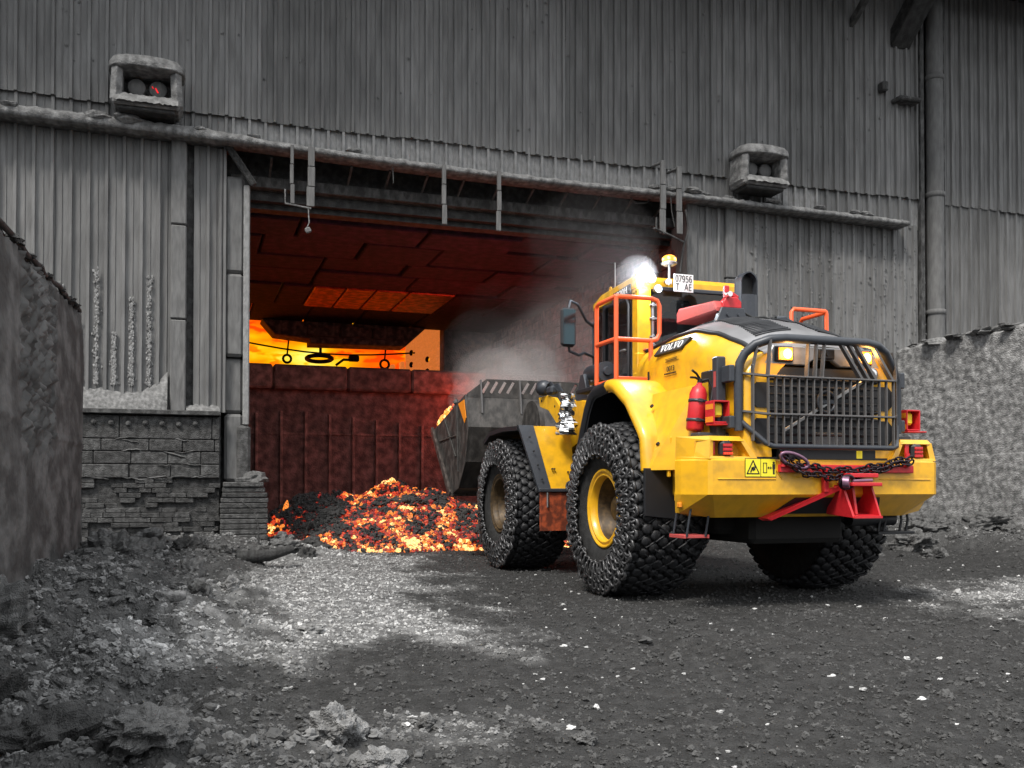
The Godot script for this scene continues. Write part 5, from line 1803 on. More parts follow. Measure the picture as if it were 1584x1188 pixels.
	# model plate over the door
	b = MB.new()
	b.prism([Vector2(-1.32, 3.50), Vector2(-0.80, 3.535), Vector2(-0.80, 3.64), Vector2(-1.28, 3.61)], X0 - 0.016, X0 + 0.0, YZ)
	var mp := obj("model_plate", b, M.print_black, Ld)
	text("model_plate_lettering", "L220H", 0.075, M.white, mp, Transform3D(Basis(Vector3(0, 0.06, 1).normalized(), Vector3(0, 1, -0.06).normalized(), Vector3(-1, 0, 0)), Vector3(X0 - 0.0185, 3.572, -1.06)), "Droid Sans", 900, 1.25)
	b = MB.new()
	for q in [[-0.72, 3.46], [-0.66, 3.47], [-1.85, 3.45], [-1.78, 3.45]]:
		b.cyl(Vector3(X0 - 0.004, q[1] + 0.05, q[0]), Vector3(X0 + 0.01, q[1] + 0.05, q[0]), 0.014, 0.014, 8)
	obj("plug_hole", b, M.print_black, Ld)
	# seat and wheel seen through the glass
	b = MB.new()
	b.box(Vector3(-0.05, 2.70, -1.15), Vector3(0.5, 0.14, 0.5), 0.05)
	b.box(Vector3(-0.05, 3.05, -0.93), Vector3(0.5, 0.62, 0.14), 0.05)
	b.box(Vector3(-0.05, 3.42, -0.93), Vector3(0.28, 0.18, 0.1), 0.04)
	obj("driver_seat", b, M.seat, Ld)
	b = MB.new()
	var sw := []
	for k in 20:
		sw.append(Vector3(-0.05 + cos(TAU * k / 20) * 0.2, 2.95 + sin(TAU * k / 20) * 0.08, -1.62 + sin(TAU * k / 20) * 0.18))
	b.tube(sw, 0.016, 6, true)
	b.tube([Vector3(-0.05, 2.95, -1.62), Vector3(-0.05, 2.5, -1.82)], 0.035, 8)
	obj("steering_wheel", b, M.black, Ld)
	b = MB.new()
	b.box(Vector3(0.36, 3.02, -1.3), Vector3(0.28, 0.17, 0.03), 0.01)
	var mon := obj("cab_box", b, M.black, Ld)
	b = MB.new()
	b.box(Vector3(0.36, 3.02, -1.282), Vector3(0.25, 0.14, 0.006))
	obj("teal_glow_face", b, glow(lin(0.10, 0.28, 0.33), 0.8), mon)  # small box with a dim teal emissive face
	# lights on the roof edge
	for e in [[-0.66, 3.66, -0.52, 0.055, 16.0], [-0.57, 3.54, -0.52, 0.046, 9.0]]:
		b = MB.new()
		b.lathe(Vector3(e[0], e[1], e[2] - 0.07), Vector3.BACK, [[0.0, 0.02], [0.01, e[3]], [0.07, e[3] * 1.15], [0.075, e[3]]], 16)
		b.tube([Vector3(e[0], e[1], e[2] - 0.06), Vector3(e[0], e[1] - 0.02, e[2] - 0.15)], 0.02, 6)
		var wl := obj("roof_work_light", b, M.black, Ld)
		b = MB.new()
		b.lathe(Vector3(e[0], e[1], e[2] + 0.0), Vector3.BACK, [[0.0, e[3] * 1.05], [0.02, e[3] * 0.8], [0.028, 0.0]], 16)
		obj("lamp_glow", b, glow(Color(0.92, 0.96, 1.0), e[4]), wl)
		var ol := OmniLight3D.new()
		ol.name = "roof_work_lamp"
		ol.light_color = Color(0.9, 0.95, 1.0)
		ol.light_energy = 0.45 if e[1] > 3.6 else 0.03
		ol.light_size = 0.06
		ol.omni_range = 20
		ol.shadow_enabled = true
		ol.position = LO + Vector3(e[0] - 0.10, e[1] + 0.04, e[2] + 0.05)
		add_child(ol, true)
	# beacon
	b = MB.new()
	b.cyl(Vector3(-0.41, 3.60, -0.55), Vector3(-0.41, 3.83, -0.55), 0.016, 0.016, 8)
	b.lathe(Vector3(-0.41, 3.83, -0.55), Vector3.UP, [[0.0, 0.03], [0.0, 0.06], [0.02, 0.095], [0.04, 0.095], [0.045, 0.0]], 18)
	b.tube([Vector3(-0.41, 3.66, -0.55), Vector3(-0.41, 3.66, -0.7)], 0.018, 6)
	var bc := obj("beacon", b, M.steel, Ld)
	b = MB.new()
	b.lathe(Vector3(-0.41, 3.872, -0.55), Vector3.UP, [[0.0, 0.075], [0.06, 0.075], [0.075, 0.06], [0.08, 0.0]], 18)
	obj("beacon_dome", b, M.amber_glow, bc)
	b = MB.new()
	for k in 6:
		var g := TAU * k / 6
		b.box(Vector3(-0.41 + cos(g) * 0.076, 3.905, -0.55 + sin(g) * 0.076), Vector3(0.028, 0.028, 0.028), 0.005)
	obj("beacon_lamp", b, glow(lin(1.0, 0.60, 0.12), 6.0), bc)
	var bl := OmniLight3D.new()
	bl.name = "beacon_light"
	bl.light_color = Color(1.0, 0.6, 0.15)
	bl.light_energy = 0.04
	bl.light_size = 0.05
	bl.omni_range = 10
	bl.shadow_enabled = true
	bl.position = LO + Vector3(-0.41, 4.0, -0.55)
	add_child(bl)
	# number plate
	b = MB.new()
	b.box(Vector3(-0.24, 3.625, -0.51), Vector3(0.262, 0.212, 0.006), 0.002)
	b.box(Vector3(-0.41, 3.64, -0.56), Vector3(0.06, 0.06, 0.06), 0.01)
	b.tube([Vector3(-0.24, 3.64, -0.52), Vector3(-0.24, 3.64, -0.66)], 0.02, 6)
	var np := obj("number_plate", b, M.white, Ld)
	text("plate_number", "07956", 0.080, M.print_black, np, Transform3D(Basis(), Vector3(-0.242, 3.675, -0.504)), "Droid Sans", 500, 0.74)
	text("plate_number", "T", 0.080, M.print_black, np, Transform3D(Basis(), Vector3(-0.325, 3.577, -0.504)), "Droid Sans", 500, 0.8)
	text("plate_number", "AE", 0.080, M.print_black, np, Transform3D(Basis(), Vector3(-0.182, 3.577, -0.504)), "Droid Sans", 500, 0.8)
	b = MB.new()
	b.cyl(Vector3(-0.7, 3.68, -1.45), Vector3(-0.7, 4.05, -1.45), 0.009, 0.006, 6)
	obj("aerial", b, M.steel, Ld)
	# mirror on its two arms
	b = MB.new()
	b.box(Vector3(-1.52, 3.11, -1.02), Vector3(0.19, 0.47, 0.09), 0.035)
	var mi := obj("mirror", b, M.black, Ld)
	b = MB.new()
	b.box(Vector3(-1.52, 3.11, -0.972), Vector3(0.155, 0.42, 0.006), 0.002)
	obj("mirror_glass", b, M.mirror, mi)
	b = MB.new()
	b.tube([Vector3(-1.5, 3.33, -1.05), Vector3(-1.48, 3.44, -1.05), Vector3(-1.34, 3.42, -1.15), Vector3(-1.12, 3.27, -1.4), Vector3(-0.9, 3.27, -1.7)], 0.018, 8)
	b.tube([Vector3(-1.5, 2.9, -1.05), Vector3(-1.49, 2.83, -1.05), Vector3(-1.33, 2.80, -1.15), Vector3(-1.15, 2.87, -1.4), Vector3(-0.9, 2.87, -1.7)], 0.018, 8)
	obj("mirror_arm", b, M.guard, mi)
	# orange platform rails
	b = MB.new()
	var r := 0.026
	b.tube([Vector3(-1.3, 2.37, -0.67), Vector3(-1.3, 3.27, -0.67), Vector3(-1.3, 3.31, -0.655), Vector3(-1.3, 3.325, -0.61), Vector3(-1.3, 3.33, -0.13), Vector3(-1.26, 3.33, -0.13), Vector3(-0.86, 3.33, -0.13), Vector3(-0.79, 3.31, -0.13), Vector3(-0.76, 3.25, -0.13), Vector3(-0.76, 2.94, -0.13), Vector3(-0.79, 2.87, -0.13), Vector3(-0.86, 2.85, -0.13), Vector3(-1.3, 2.85, -0.13)], r, 10)
	b.tube([Vector3(-1.3, 2.37, -0.13), Vector3(-1.3, 3.33, -0.13)], r, 10)
	b.tube([Vector3(-1.3, 2.85, -0.13), Vector3(-1.3, 2.85, -0.66)], r, 10)
	b.tube([Vector3(-0.87, 2.37, -0.13), Vector3(-0.87, 2.86, -0.13)], r, 10)
	b.box(Vector3(-1.085, 2.395, -0.13), Vector3(0.44, 0.075, 0.02), 0.004)
	b.box(Vector3(-1.3, 2.38, -0.40), Vector3(0.02, 0.06, 0.54), 0.004)
	obj("platform_rail", b, M.orange, Ld)
	b = MB.new()
	b.tube([Vector3(1.05, 2.35, -0.2), Vector3(1.05, 3.30, -0.2), Vector3(1.08, 3.34, -0.2), Vector3(1.53, 3.34, -0.2), Vector3(1.55, 3.31, -0.2), Vector3(1.56, 2.35, -0.2)], r, 10)
	b.tube([Vector3(1.55, 3.33, -0.2), Vector3(1.55, 3.325, -0.68), Vector3(1.55, 3.28, -0.73), Vector3(1.55, 2.35, -0.74)], r, 10)
	obj("platform_rail", b, M.orange, Ld)
	b = MB.new()
	b.box(Vector3(-1.12, 2.33, -0.55), Vector3(0.62, 0.05, 0.9), 0.01)
	b.box(Vector3(1.15, 2.33, -0.45), Vector3(0.9, 0.05, 0.7), 0.01)
	obj("platform", b, M.black, Ld)

func fenders(Ld: Node):
	for s in [-1, 1]:
		# rear fender: a bent band over the wheel, black in front
		var front := [Vector2(-0.92, 1.42), Vector2(-0.80, 1.75), Vector2(-0.62, 2.10), Vector2(-0.50, 2.25), Vector2(-0.38, 2.31), Vector2(-0.02, 2.35)]
		var back := [Vector2(-0.02, 2.35), Vector2(0.10, 2.345), Vector2(0.22, 2.30), Vector2(0.52, 2.12), Vector2(0.82, 1.80), Vector2(0.90, 1.68), Vector2(0.93, 1.36)]
		for part in [[front, M.black], [back, M.yellow]]:
			var b := MB.new()
			var rows := []
			for p in part[0]:
				var k: float = p.x
				rows.append([Vector3(1.47 * s, p.y - 0.10, k + (0.10 if k < 0 else 0.0) * 0.0 - 0.02 * signf(k)), Vector3(1.50 * s, p.y - 0.05, k), Vector3(1.485 * s, p.y, k), Vector3(1.45 * s, p.y + 0.022, k), Vector3(1.0 * s, p.y + 0.025, k), Vector3(0.88 * s, p.y + 0.025, k)])
			# vertical stretches need their lip pushed back, not down
			for i in part[0].size():
				var p: Vector2 = part[0][i]
				var t: Vector2 = (part[0][mini(i + 1, part[0].size() - 1)] - part[0][maxi(i - 1, 0)]).normalized()
				var n := Vector2(-t.y, t.x)
				var q := func(x, d): return Vector3(x * s, p.y + n.y * d, p.x + n.x * d)
				rows[i] = [q.call(1.47, -0.10), q.call(1.50, -0.05), q.call(1.49, -0.012), q.call(1.46, 0.018), q.call(1.40, 0.025), q.call(1.0, 0.025), q.call(0.88, 0.025)]
			b.grid(rows, true)
			var inner := []
			for rw in rows:
				var one := []
				for v in rw:
					one.append(Vector3(v.x * 0.985, v.y - 0.02, v.z * 0.985))
				inner.append(one)
			b.grid(inner, true)
			b.grid([rows[0], inner[0]], false)
			b.grid([rows[-1], inner[-1]], false)
			obj("rear_fender", b, part[1], Ld)
		var b := MB.new()
		# wide yellow side behind the arch, running back to the counterweight
		b.hexa([Vector3(1.10 * s, 1.36, 0.93), Vector3(1.45 * s, 1.36, 0.945), Vector3(1.17 * s, 1.36, 1.34), Vector3(0.9 * s, 1.36, 1.34), Vector3(0.9 * s, 2.22, 0.55), Vector3(1.22 * s, 2.16, 0.60), Vector3(1.08 * s, 2.20, 1.30), Vector3(0.9 * s, 2.24, 1.30)])
		obj("fender_skirt", b, M.yellow, Ld)
		b = MB.new()
		for q in [[1.36, 1.62, 0.965], [1.30, 2.02, 0.72], [1.05, 2.04, 0.78]]:
			b.cyl(Vector3(q[0] * s, q[1], q[2]), Vector3(q[0] * s, q[1] + 0.01, q[2] + 0.03), 0.016, 0.016, 8)
		obj("fender_bolt", b, M.print_black, Ld)
		b = MB.new()
		b.prism([Vector2(1.12 * s, 0.86), Vector2(1.50 * s, 0.90), Vector2(1.50 * s, 1.38), Vector2(1.10 * s, 1.38)], 0.93, 0.97, MB_XY, 0.008)
		obj("rear_mudflap", b, M.black, Ld)
		b = MB.new()
		b.box(Vector3(0.9 * s, 1.9, -0.2), Vector3(0.05, 0.8, 1.6), 0.0)
		obj("wheel_house", b, M.black, Ld)
		# front fender: black lip, yellow rear plate, orange flap
		b = MB.new()
		var prof := [Vector2(-4.3, 1.9), Vector2(-4.0, 2.02), Vector2(-3.4, 2.05), Vector2(-2.75, 2.03)]
		var rows := []
		for p in prof:
			rows.append([Vector3(1.58 * s, p.y - 0.06, p.x), Vector3(1.58 * s, p.y, p.x), Vector3(0.8 * s, p.y, p.x), Vector3(0.8 * s, p.y - 0.06, p.x)])
		b.loft(rows, false)
		obj("front_fender", b, M.black, Ld)
		b = MB.new()
		b.hexa([Vector3(1.19 * s, 1.17, -2.45), Vector3(0.82 * s, 1.17, -2.45), Vector3(0.82 * s, 1.17, -2.50), Vector3(1.19 * s, 1.17, -2.50), Vector3(1.37 * s, 2.03, -2.66), Vector3(0.84 * s, 2.03, -2.66), Vector3(0.84 * s, 2.03, -2.71), Vector3(1.37 * s, 2.03, -2.71)])
		var fp := obj("front_fender_plate", b, M.yellow, Ld)
		b = MB.new()
		b.hexa([Vector3(1.36 * s, 1.15, -2.46), Vector3(1.192 * s, 1.15, -2.44), Vector3(1.192 * s, 1.15, -2.52), Vector3(1.36 * s, 1.15, -2.52), Vector3(1.58 * s, 2.04, -2.68), Vector3(1.373 * s, 2.04, -2.65), Vector3(1.373 * s, 2.04, -2.74), Vector3(1.58 * s, 2.04, -2.74)])
		b.box(Vector3(1.08 * s, 1.15, -2.47), Vector3(0.56, 0.05, 0.06), 0.01)
		obj("fender_trim", b, M.guard, fp)
		b = MB.new()
		for k in 4:
			b.cyl(Vector3((1.32 + 0.045 * k) * s, 1.30 + 0.19 * k, -2.46 - 0.04 * k), Vector3((1.32 + 0.045 * k) * s, 1.30 + 0.19 * k, -2.44 - 0.04 * k), 0.013, 0.013, 8)
		for k in 2:
			b.cyl(Vector3((0.89 + 0.04 * k) * s, 1.4, -2.5), Vector3((0.89 + 0.04 * k) * s, 1.4, -2.47), 0.012, 0.012, 8)
			b.cyl(Vector3((1.13 + 0.03 * k) * s, 1.44, -2.5), Vector3((1.13 + 0.03 * k) * s, 1.44, -2.47), 0.012, 0.012, 8)
		obj("fender_bolt", b, M.print_black, fp)
		b = MB.new()
		b.prism([Vector2(1.34 * s, 0.60), Vector2(0.84 * s, 0.60), Vector2(0.82 * s, 1.15), Vector2(1.34 * s, 1.15)], -2.50, -2.47, MB_XY, 0.004)
		var fl := obj("front_mudflap", b, M.flap, Ld)
		b = MB.new()
		b.tube([Vector3(1.24 * s, 1.12, -2.46), Vector3(1.24 * s, 0.92, -2.45)], 0.014, 6)
		obj("flap_pin", b, M.steel, fl)
	# orange side flap ahead of the rear wheel
	var b := MB.new()
	b.box(Vector3(-1.35, 1.10, -1.02), Vector3(0.03, 0.70, 0.16), 0.006)
	obj("side_flap", b, M.flap, Ld)
	# fender latch
	b = MB.new()
	b.box(Vector3(-1.27, 1.40, 1.10), Vector3(0.09, 0.05, 0.06), 0.01)
	b.box(Vector3(-1.27, 1.50, 1.10), Vector3(0.05, 0.16, 0.05), 0.01)
	b.box(Vector3(-1.275, 1.62, 1.11), Vector3(0.035, 0.14, 0.03), 0.008)
	b.box(Vector3(-1.30, 1.34, 1.10), Vector3(0.03, 0.10, 0.04), 0.006)
	b.box(Vector3(-1.235, 1.34, 1.10), Vector3(0.03, 0.10, 0.04), 0.006)
	obj("skirt_latch", b, M.yellow, Ld)
	# step by the counterweight
	b = MB.new()
	for q in [[-1.36, 1.30], [-1.36, 1.56], [-1.16, 1.56]]:
		b.tube([Vector3(q[0] + 0.04, 1.12, q[1] + 0.05), Vector3(q[0], 0.72, q[1])], 0.012, 6)
	obj("step_hanger", b, M.guard, Ld)
	b = MB.new()
	for k in 5:
		b.box(Vector3(-1.26, 0.72, 1.31 + 0.06 * k), Vector3(0.26, 0.03, 0.025), 0.004)
	b.box(Vector3(-1.385, 0.72, 1.43), Vector3(0.02, 0.035, 0.30), 0.004)
	b.box(Vector3(-1.135, 0.72, 1.43), Vector3(0.02, 0.035, 0.30), 0.004)
	obj("step", b, M.red_dull, Ld)
	b = MB.new()
	b.box(Vector3(-1.37, 1.10, 1.42), Vector3(0.05, 0.10, 0.08), 0.01)
	obj("step_bracket", b, M.yellow, Ld)
	b = MB.new()
	for x in [0.93, 1.0, 1.2, 1.28]:
		b.tube([Vector3(x, 0.98, 1.45), Vector3(x + 0.01, 0.85, 1.46), Vector3(x - 0.01, 0.72, 1.45)], 0.013, 6)
	b.box(Vector3(1.1, 0.72, 1.42), Vector3(0.46, 0.03, 0.2), 0.005)
	b.cyl(Vector3(0.6, 0.86, 1.40), Vector3(1.15, 0.86, 1.40), 0.07, 0.07, 14)
	obj("right_step", b, M.black, Ld)

func guard(Ld: Node):
	# tube frame round the rear, bent back at both sides
	var b := MB.new()
	b.tube([Vector3(-0.91, 1.72, 1.75), Vector3(-0.91, 2.24, 1.75), Vector3(-0.90, 2.36, 1.76), Vector3(-0.86, 2.45, 1.78), Vector3(-0.78, 2.53, 1.83), Vector3(-0.66, 2.575, 1.90), Vector3(-0.52, 2.585, 1.93), Vector3(0.40, 2.585, 1.93), Vector3(0.54, 2.565, 1.92), Vector3(0.66, 2.51, 1.88), Vector3(0.84, 2.34, 1.79), Vector3(0.895, 2.26, 1.76), Vector3(0.91, 2.2, 1.75), Vector3(0.91, 1.72, 1.75)], 0.044, 12)
	b.tube([Vector3(-0.91, 1.83, 1.75), Vector3(-0.87, 1.78, 1.78), Vector3(-0.72, 1.60, 1.91), Vector3(-0.66, 1.57, 1.93), Vector3(0.70, 1.57, 1.93), Vector3(0.77, 1.59, 1.90), Vector3(0.84, 1.66, 1.82), Vector3(0.86, 1.80, 1.80)], 0.027, 10)
	var G := obj("rear_guard", b, M.guard, Ld)
	for y in [2.225, 1.87]:
		b = MB.new()
		b.box(Vector3(-0.005, y, 1.93), Vector3(1.43, 0.018, 0.07), 0.004)
		for s in [-1, 1]:
			b.hexa([Vector3(0.71 * s, y - 0.009, 1.895), Vector3(0.71 * s, y - 0.009, 1.965), Vector3(0.91 * s, y + 0.03, 1.77), Vector3(0.91 * s, y + 0.03, 1.73), Vector3(0.71 * s, y + 0.009, 1.895), Vector3(0.71 * s, y + 0.009, 1.965), Vector3(0.91 * s, y + 0.048, 1.77), Vector3(0.91 * s, y + 0.048, 1.73)])
		obj("guard_rail", b, M.bar, G)
	for k in 18:
		var x := -0.71 + 1.42 * k / 17.0
		b = MB.new()
		b.box(Vector3(x, 1.895, 1.935), Vector3(0.012, 0.65, 0.036), 0.003)
		obj("guard_bar", b, M.bar, G)
	for s in [-1, 1]:
		b = MB.new()
		b.box(Vector3(0.815 * s, 1.98, 1.84), Vector3(0.012, 0.52 + 0.2, 0.05), 0.003)
		b.hexa([Vector3(0.809 * s, 2.3, 1.82), Vector3(0.821 * s, 2.3, 1.82), Vector3(0.821 * s, 2.3, 1.865), Vector3(0.809 * s, 2.3, 1.865), Vector3(0.765 * s, 2.52, 1.83), Vector3(0.777 * s, 2.52, 1.83), Vector3(0.777 * s, 2.52, 1.87), Vector3(0.765 * s, 2.52, 1.87)])
		obj("guard_bar", b, M.bar, G)
	var leans := [[-0.71, -0.68], [-0.285, -0.26], [-0.195, -0.17], [-0.115, -0.08], [0.34, 0.10], [0.42, 0.19], [0.50, 0.27], [0.70, 0.47]]
	for e in leans:
		var w := 0.012 if e[0] < 0.3 else 0.03
		b = MB.new()
		b.hexa([Vector3(e[0] - w / 2, 2.225, 1.90), Vector3(e[0] + w / 2, 2.225, 1.90), Vector3(e[0] + w / 2, 2.225, 1.955), Vector3(e[0] - w / 2, 2.225, 1.955), Vector3(e[1] - w / 2, 2.565, 1.905), Vector3(e[1] + w / 2, 2.565, 1.905), Vector3(e[1] + w / 2, 2.565, 1.95), Vector3(e[1] - w / 2, 2.565, 1.95)])
		obj("guard_bar", b, M.bar, G)
	# red lamp cages on both posts
	for e in [[-1.06, 1.90, 1.62], [1.27, 1.88, 1.50]]:
		var c := Vector3(e[0], e[1], e[2])
		b = MB.new()
		for y in [-0.10, 0.10]:
			b.box(c + Vector3(0, y, 0), Vector3(0.17, 0.014, 0.16), 0.003)
		for x in [-0.08, 0.08]:
			b.box(c + Vector3(x, 0, 0), Vector3(0.014, 0.2, 0.16), 0.003)
		b.box(c + Vector3(0, 0, -0.075), Vector3(0.17, 0.2, 0.01))
		b.box(c + Vector3(0.03, -0.12, 0.02), Vector3(0.24, 0.012, 0.16), 0.003)
		var cg := obj("marker_lamp_cage", b, M.red, Ld)
		b = MB.new()
		b.box(c + Vector3(-0.086, 0.05, 0.0), Vector3(0.004, 0.05, 0.14))
		b.box(c + Vector3(-0.086, -0.07, 0.0), Vector3(0.004, 0.05, 0.14))
		obj("cage_stripe", b, M.amber, cg)
		b = MB.new()
		b.box(c + Vector3(0.0, 0.02, -0.02), Vector3(0.10, 0.13, 0.08), 0.02)
		obj("marker_lamp", b, M.sticker, cg)

func front_end(Ld: Node):
	# bucket, carried low and tipped back
	var prof := [Vector2(-7.14, 2.23), Vector2(-5.87, 1.08), Vector2(-5.45, 1.18), Vector2(-5.05, 1.60), Vector2(-4.88, 2.15), Vector2(-5.08, 2.68)]
	var b := MB.new()
	b.prism(prof, -1.66, -1.62, YZ, 0.004)
	var K := obj("bucket_side", b, M.bucket, Ld)
	b = MB.new()
	b.prism(prof, 1.62, 1.66, YZ, 0.004)
	obj("bucket_side", b, M.bucket, Ld)
	b = MB.new()
	for i in prof.size() - 1:
		var p: Vector2 = prof[i]; var q: Vector2 = prof[i + 1]
		var n := Vector2(-(q - p).y, (q - p).x).normalized() * 0.04
		b.hexa([Vector3(-1.62, p.y, p.x), Vector3(1.62, p.y, p.x), Vector3(1.62, q.y, q.x), Vector3(-1.62, q.y, q.x), Vector3(-1.62, p.y + n.y, p.x + n.x), Vector3(1.62, p.y + n.y, p.x + n.x), Vector3(1.62, q.y + n.y, q.x + n.x), Vector3(-1.62, q.y + n.y, q.x + n.x)])
	obj("bucket_shell", b, M.bucket, Ld)
	b = MB.new()
	b.box(Vector3(-1.68, 1.66, -6.55), Vector3(0.05, 0.12, 1.75), 0.01, Basis(Vector3.RIGHT, 0.735))
	b.box(Vector3(0, 1.08, -5.87), Vector3(3.36, 0.07, 0.12), 0.01)
	obj("cutting_edge", b, M.steel_dark, Ld)
	b = MB.new()
	for q in [[-6.35, 2.36, -5.6, 1.70], [-5.55, 2.55, -5.45, 1.45], [-6.7, 2.0, -5.55, 2.05]]:
		b.tube([Vector3(-1.665, q[1], q[0]), Vector3(-1.665, q[3], q[2])], 0.018, 4)
	obj("wear_strip", b, M.bucket, K)
	b = MB.new()
	b.prism([Vector2(-5.45, 2.56), Vector2(-5.10, 2.60), Vector2(-4.98, 2.30), Vector2(-5.06, 2.22)], -1.672, -1.663, YZ)
	obj("edge_marking", b, M.amber, K)
	# spill guard with slanted slots
	var c := CSGCombiner3D.new()
	c.name = "spill_guard"
	Ld.add_child(c, true)
	var pg := CSGPolygon3D.new()
	pg.name = "plate"
	pg.polygon = PackedVector2Array([Vector2(-1.62, 0.0), Vector2(1.62, 0.0), Vector2(1.62, 0.12), Vector2(1.30, 0.30), Vector2(-1.30, 0.30), Vector2(-1.62, 0.06)])
	pg.depth = 0.03
	pg.material = M.bucket
	c.add_child(pg)
	c.position = Vector3(0, 2.64, -5.06)
	c.rotation.x = -0.05
	for gset in [-1.10, -0.42, 0.42, 1.10]:
		for k in 4:
			var sl := CSGBox3D.new()
			sl.name = "slot"
			sl.size = Vector3(0.05, 0.22, 0.3)
			sl.position = Vector3(gset - 0.21 + 0.14 * k, 0.17, 0.0)
			sl.rotation.z = -0.55
			sl.operation = CSGShape3D.OPERATION_SUBTRACTION
			sl.material = M.bucket
			pg.add_child(sl)
	for x in [-1.42, -0.76, -0.06, 0.6, 1.3]:
		b = MB.new()
		b.prism([Vector2(-5.04, 2.40), Vector2(-4.94, 2.38), Vector2(-5.02, 2.92), Vector2(-5.05, 2.92)], x, x + 0.025, YZ)
		obj("guard_gusset", b, M.bar, Ld)
	# lift arms with their pivot plates
	for s in [-1, 1]:
		b = MB.new()
		b.prism([Vector2(-2.2, 2.35), Vector2(-2.1, 2.0), Vector2(-3.0, 1.75), Vector2(-4.3, 1.1), Vector2(-4.95, 1.1), Vector2(-5.0, 1.45), Vector2(-4.3, 1.8), Vector2(-3.1, 2.45)], s * 0.55 - 0.1, s * 0.55 + 0.1, YZ, 0.015)
		obj("lift_arm", b, M.yellow, Ld)
		b = MB.new()
		b.cyl(Vector3(s * 0.8, 2.12, -4.35), Vector3(s * 0.72, 2.12, -4.35), 0.42, 0.42, 36)
		b.cyl(Vector3(s * 0.83, 2.05, -4.15), Vector3(s * 0.7, 2.05, -4.15), 0.07, 0.07, 14)
		obj("pivot_plate", b, M.bucket, Ld)
	b = MB.new()
	b.prism([Vector2(-3.45, 2.50), Vector2(-3.40, 2.36), Vector2(-3.05, 2.28), Vector2(-2.62, 2.0), Vector2(-2.5, 1.9), Vector2(-2.5, 2.22), Vector2(-2.80, 2.44), Vector2(-3.1, 2.50)], -1.0, -0.95, YZ, 0.006)
	var lb := obj("lamp_bracket", b, M.yellow, Ld)
	b = MB.new()
	for q in [[-3.33, 2.44], [-2.8, 2.32], [-2.66, 2.2]]:
		b.cyl(Vector3(-1.005, q[1], q[0]), Vector3(-0.99, q[1], q[0]), 0.018, 0.018, 8)
	obj("bracket_hole", b, M.print_black, lb)
	# head lamp over the bracket, its wiring
	b = MB.new()
	b.lathe(Vector3(-1.0, 2.62, -3.2), Vector3(0, 0.05, -1).normalized(), [[-0.1, 0.02], [-0.08, 0.08], [0.0, 0.11], [0.08, 0.115], [0.09, 0.1], [0.09, 0.0]], 18)
	b.box(Vector3(-0.98, 2.56, -2.95), Vector3(0.12, 0.12, 0.22), 0.03)
	for k in 4:
		b.tube([Vector3(-1.0 + 0.03 * k, 2.64, -3.15), Vector3(-0.98, 2.68 - 0.02 * k, -3.0), Vector3(-0.96, 2.54 + 0.03 * k, -2.78), Vector3(-0.95, 2.5, -2.6)], 0.014, 5)
	obj("front_work_light", b, M.guard, Ld)
	# hose wrapped in crumpled foil
	b = MB.new()
	var n := noise(6.0, 701, 2)
	var rings := []
	for i in 26:
		var t := i / 25.0
		var rg := []
		for k in 14:
			var g := TAU * k / 14
			var rr := 0.105 + 0.05 * n.get_noise_2d(k * 0.13, t * 0.55) + (0.03 if t < 0.3 else 0.0)
			rg.append(Vector3(-0.97 + cos(g) * rr, 1.90 + 0.56 * t, -2.42 + sin(g) * rr))
		rings.append(rg)
	b.loft(rings, false)
	obj("foil_wrapped_hose", b, M.silver, Ld)
	# dark drum beside the cab
	b = MB.new()
	b.cyl(Vector3(-0.95, 2.62, -1.62), Vector3(-0.95, 2.62, -1.15), 0.125, 0.125, 20)
	b.cyl(Vector3(-0.95, 2.62, -1.15), Vector3(-0.95, 2.62, -1.12), 0.06, 0.05, 12)
	b.prism([Vector2(-1.75, 2.3), Vector2(-1.35, 2.3), Vector2(-1.5, 2.62), Vector2(-1.6, 2.62)], -1.12, -1.06, YZ, 0.01)
	obj("steering_drum", b, M.guard, Ld)

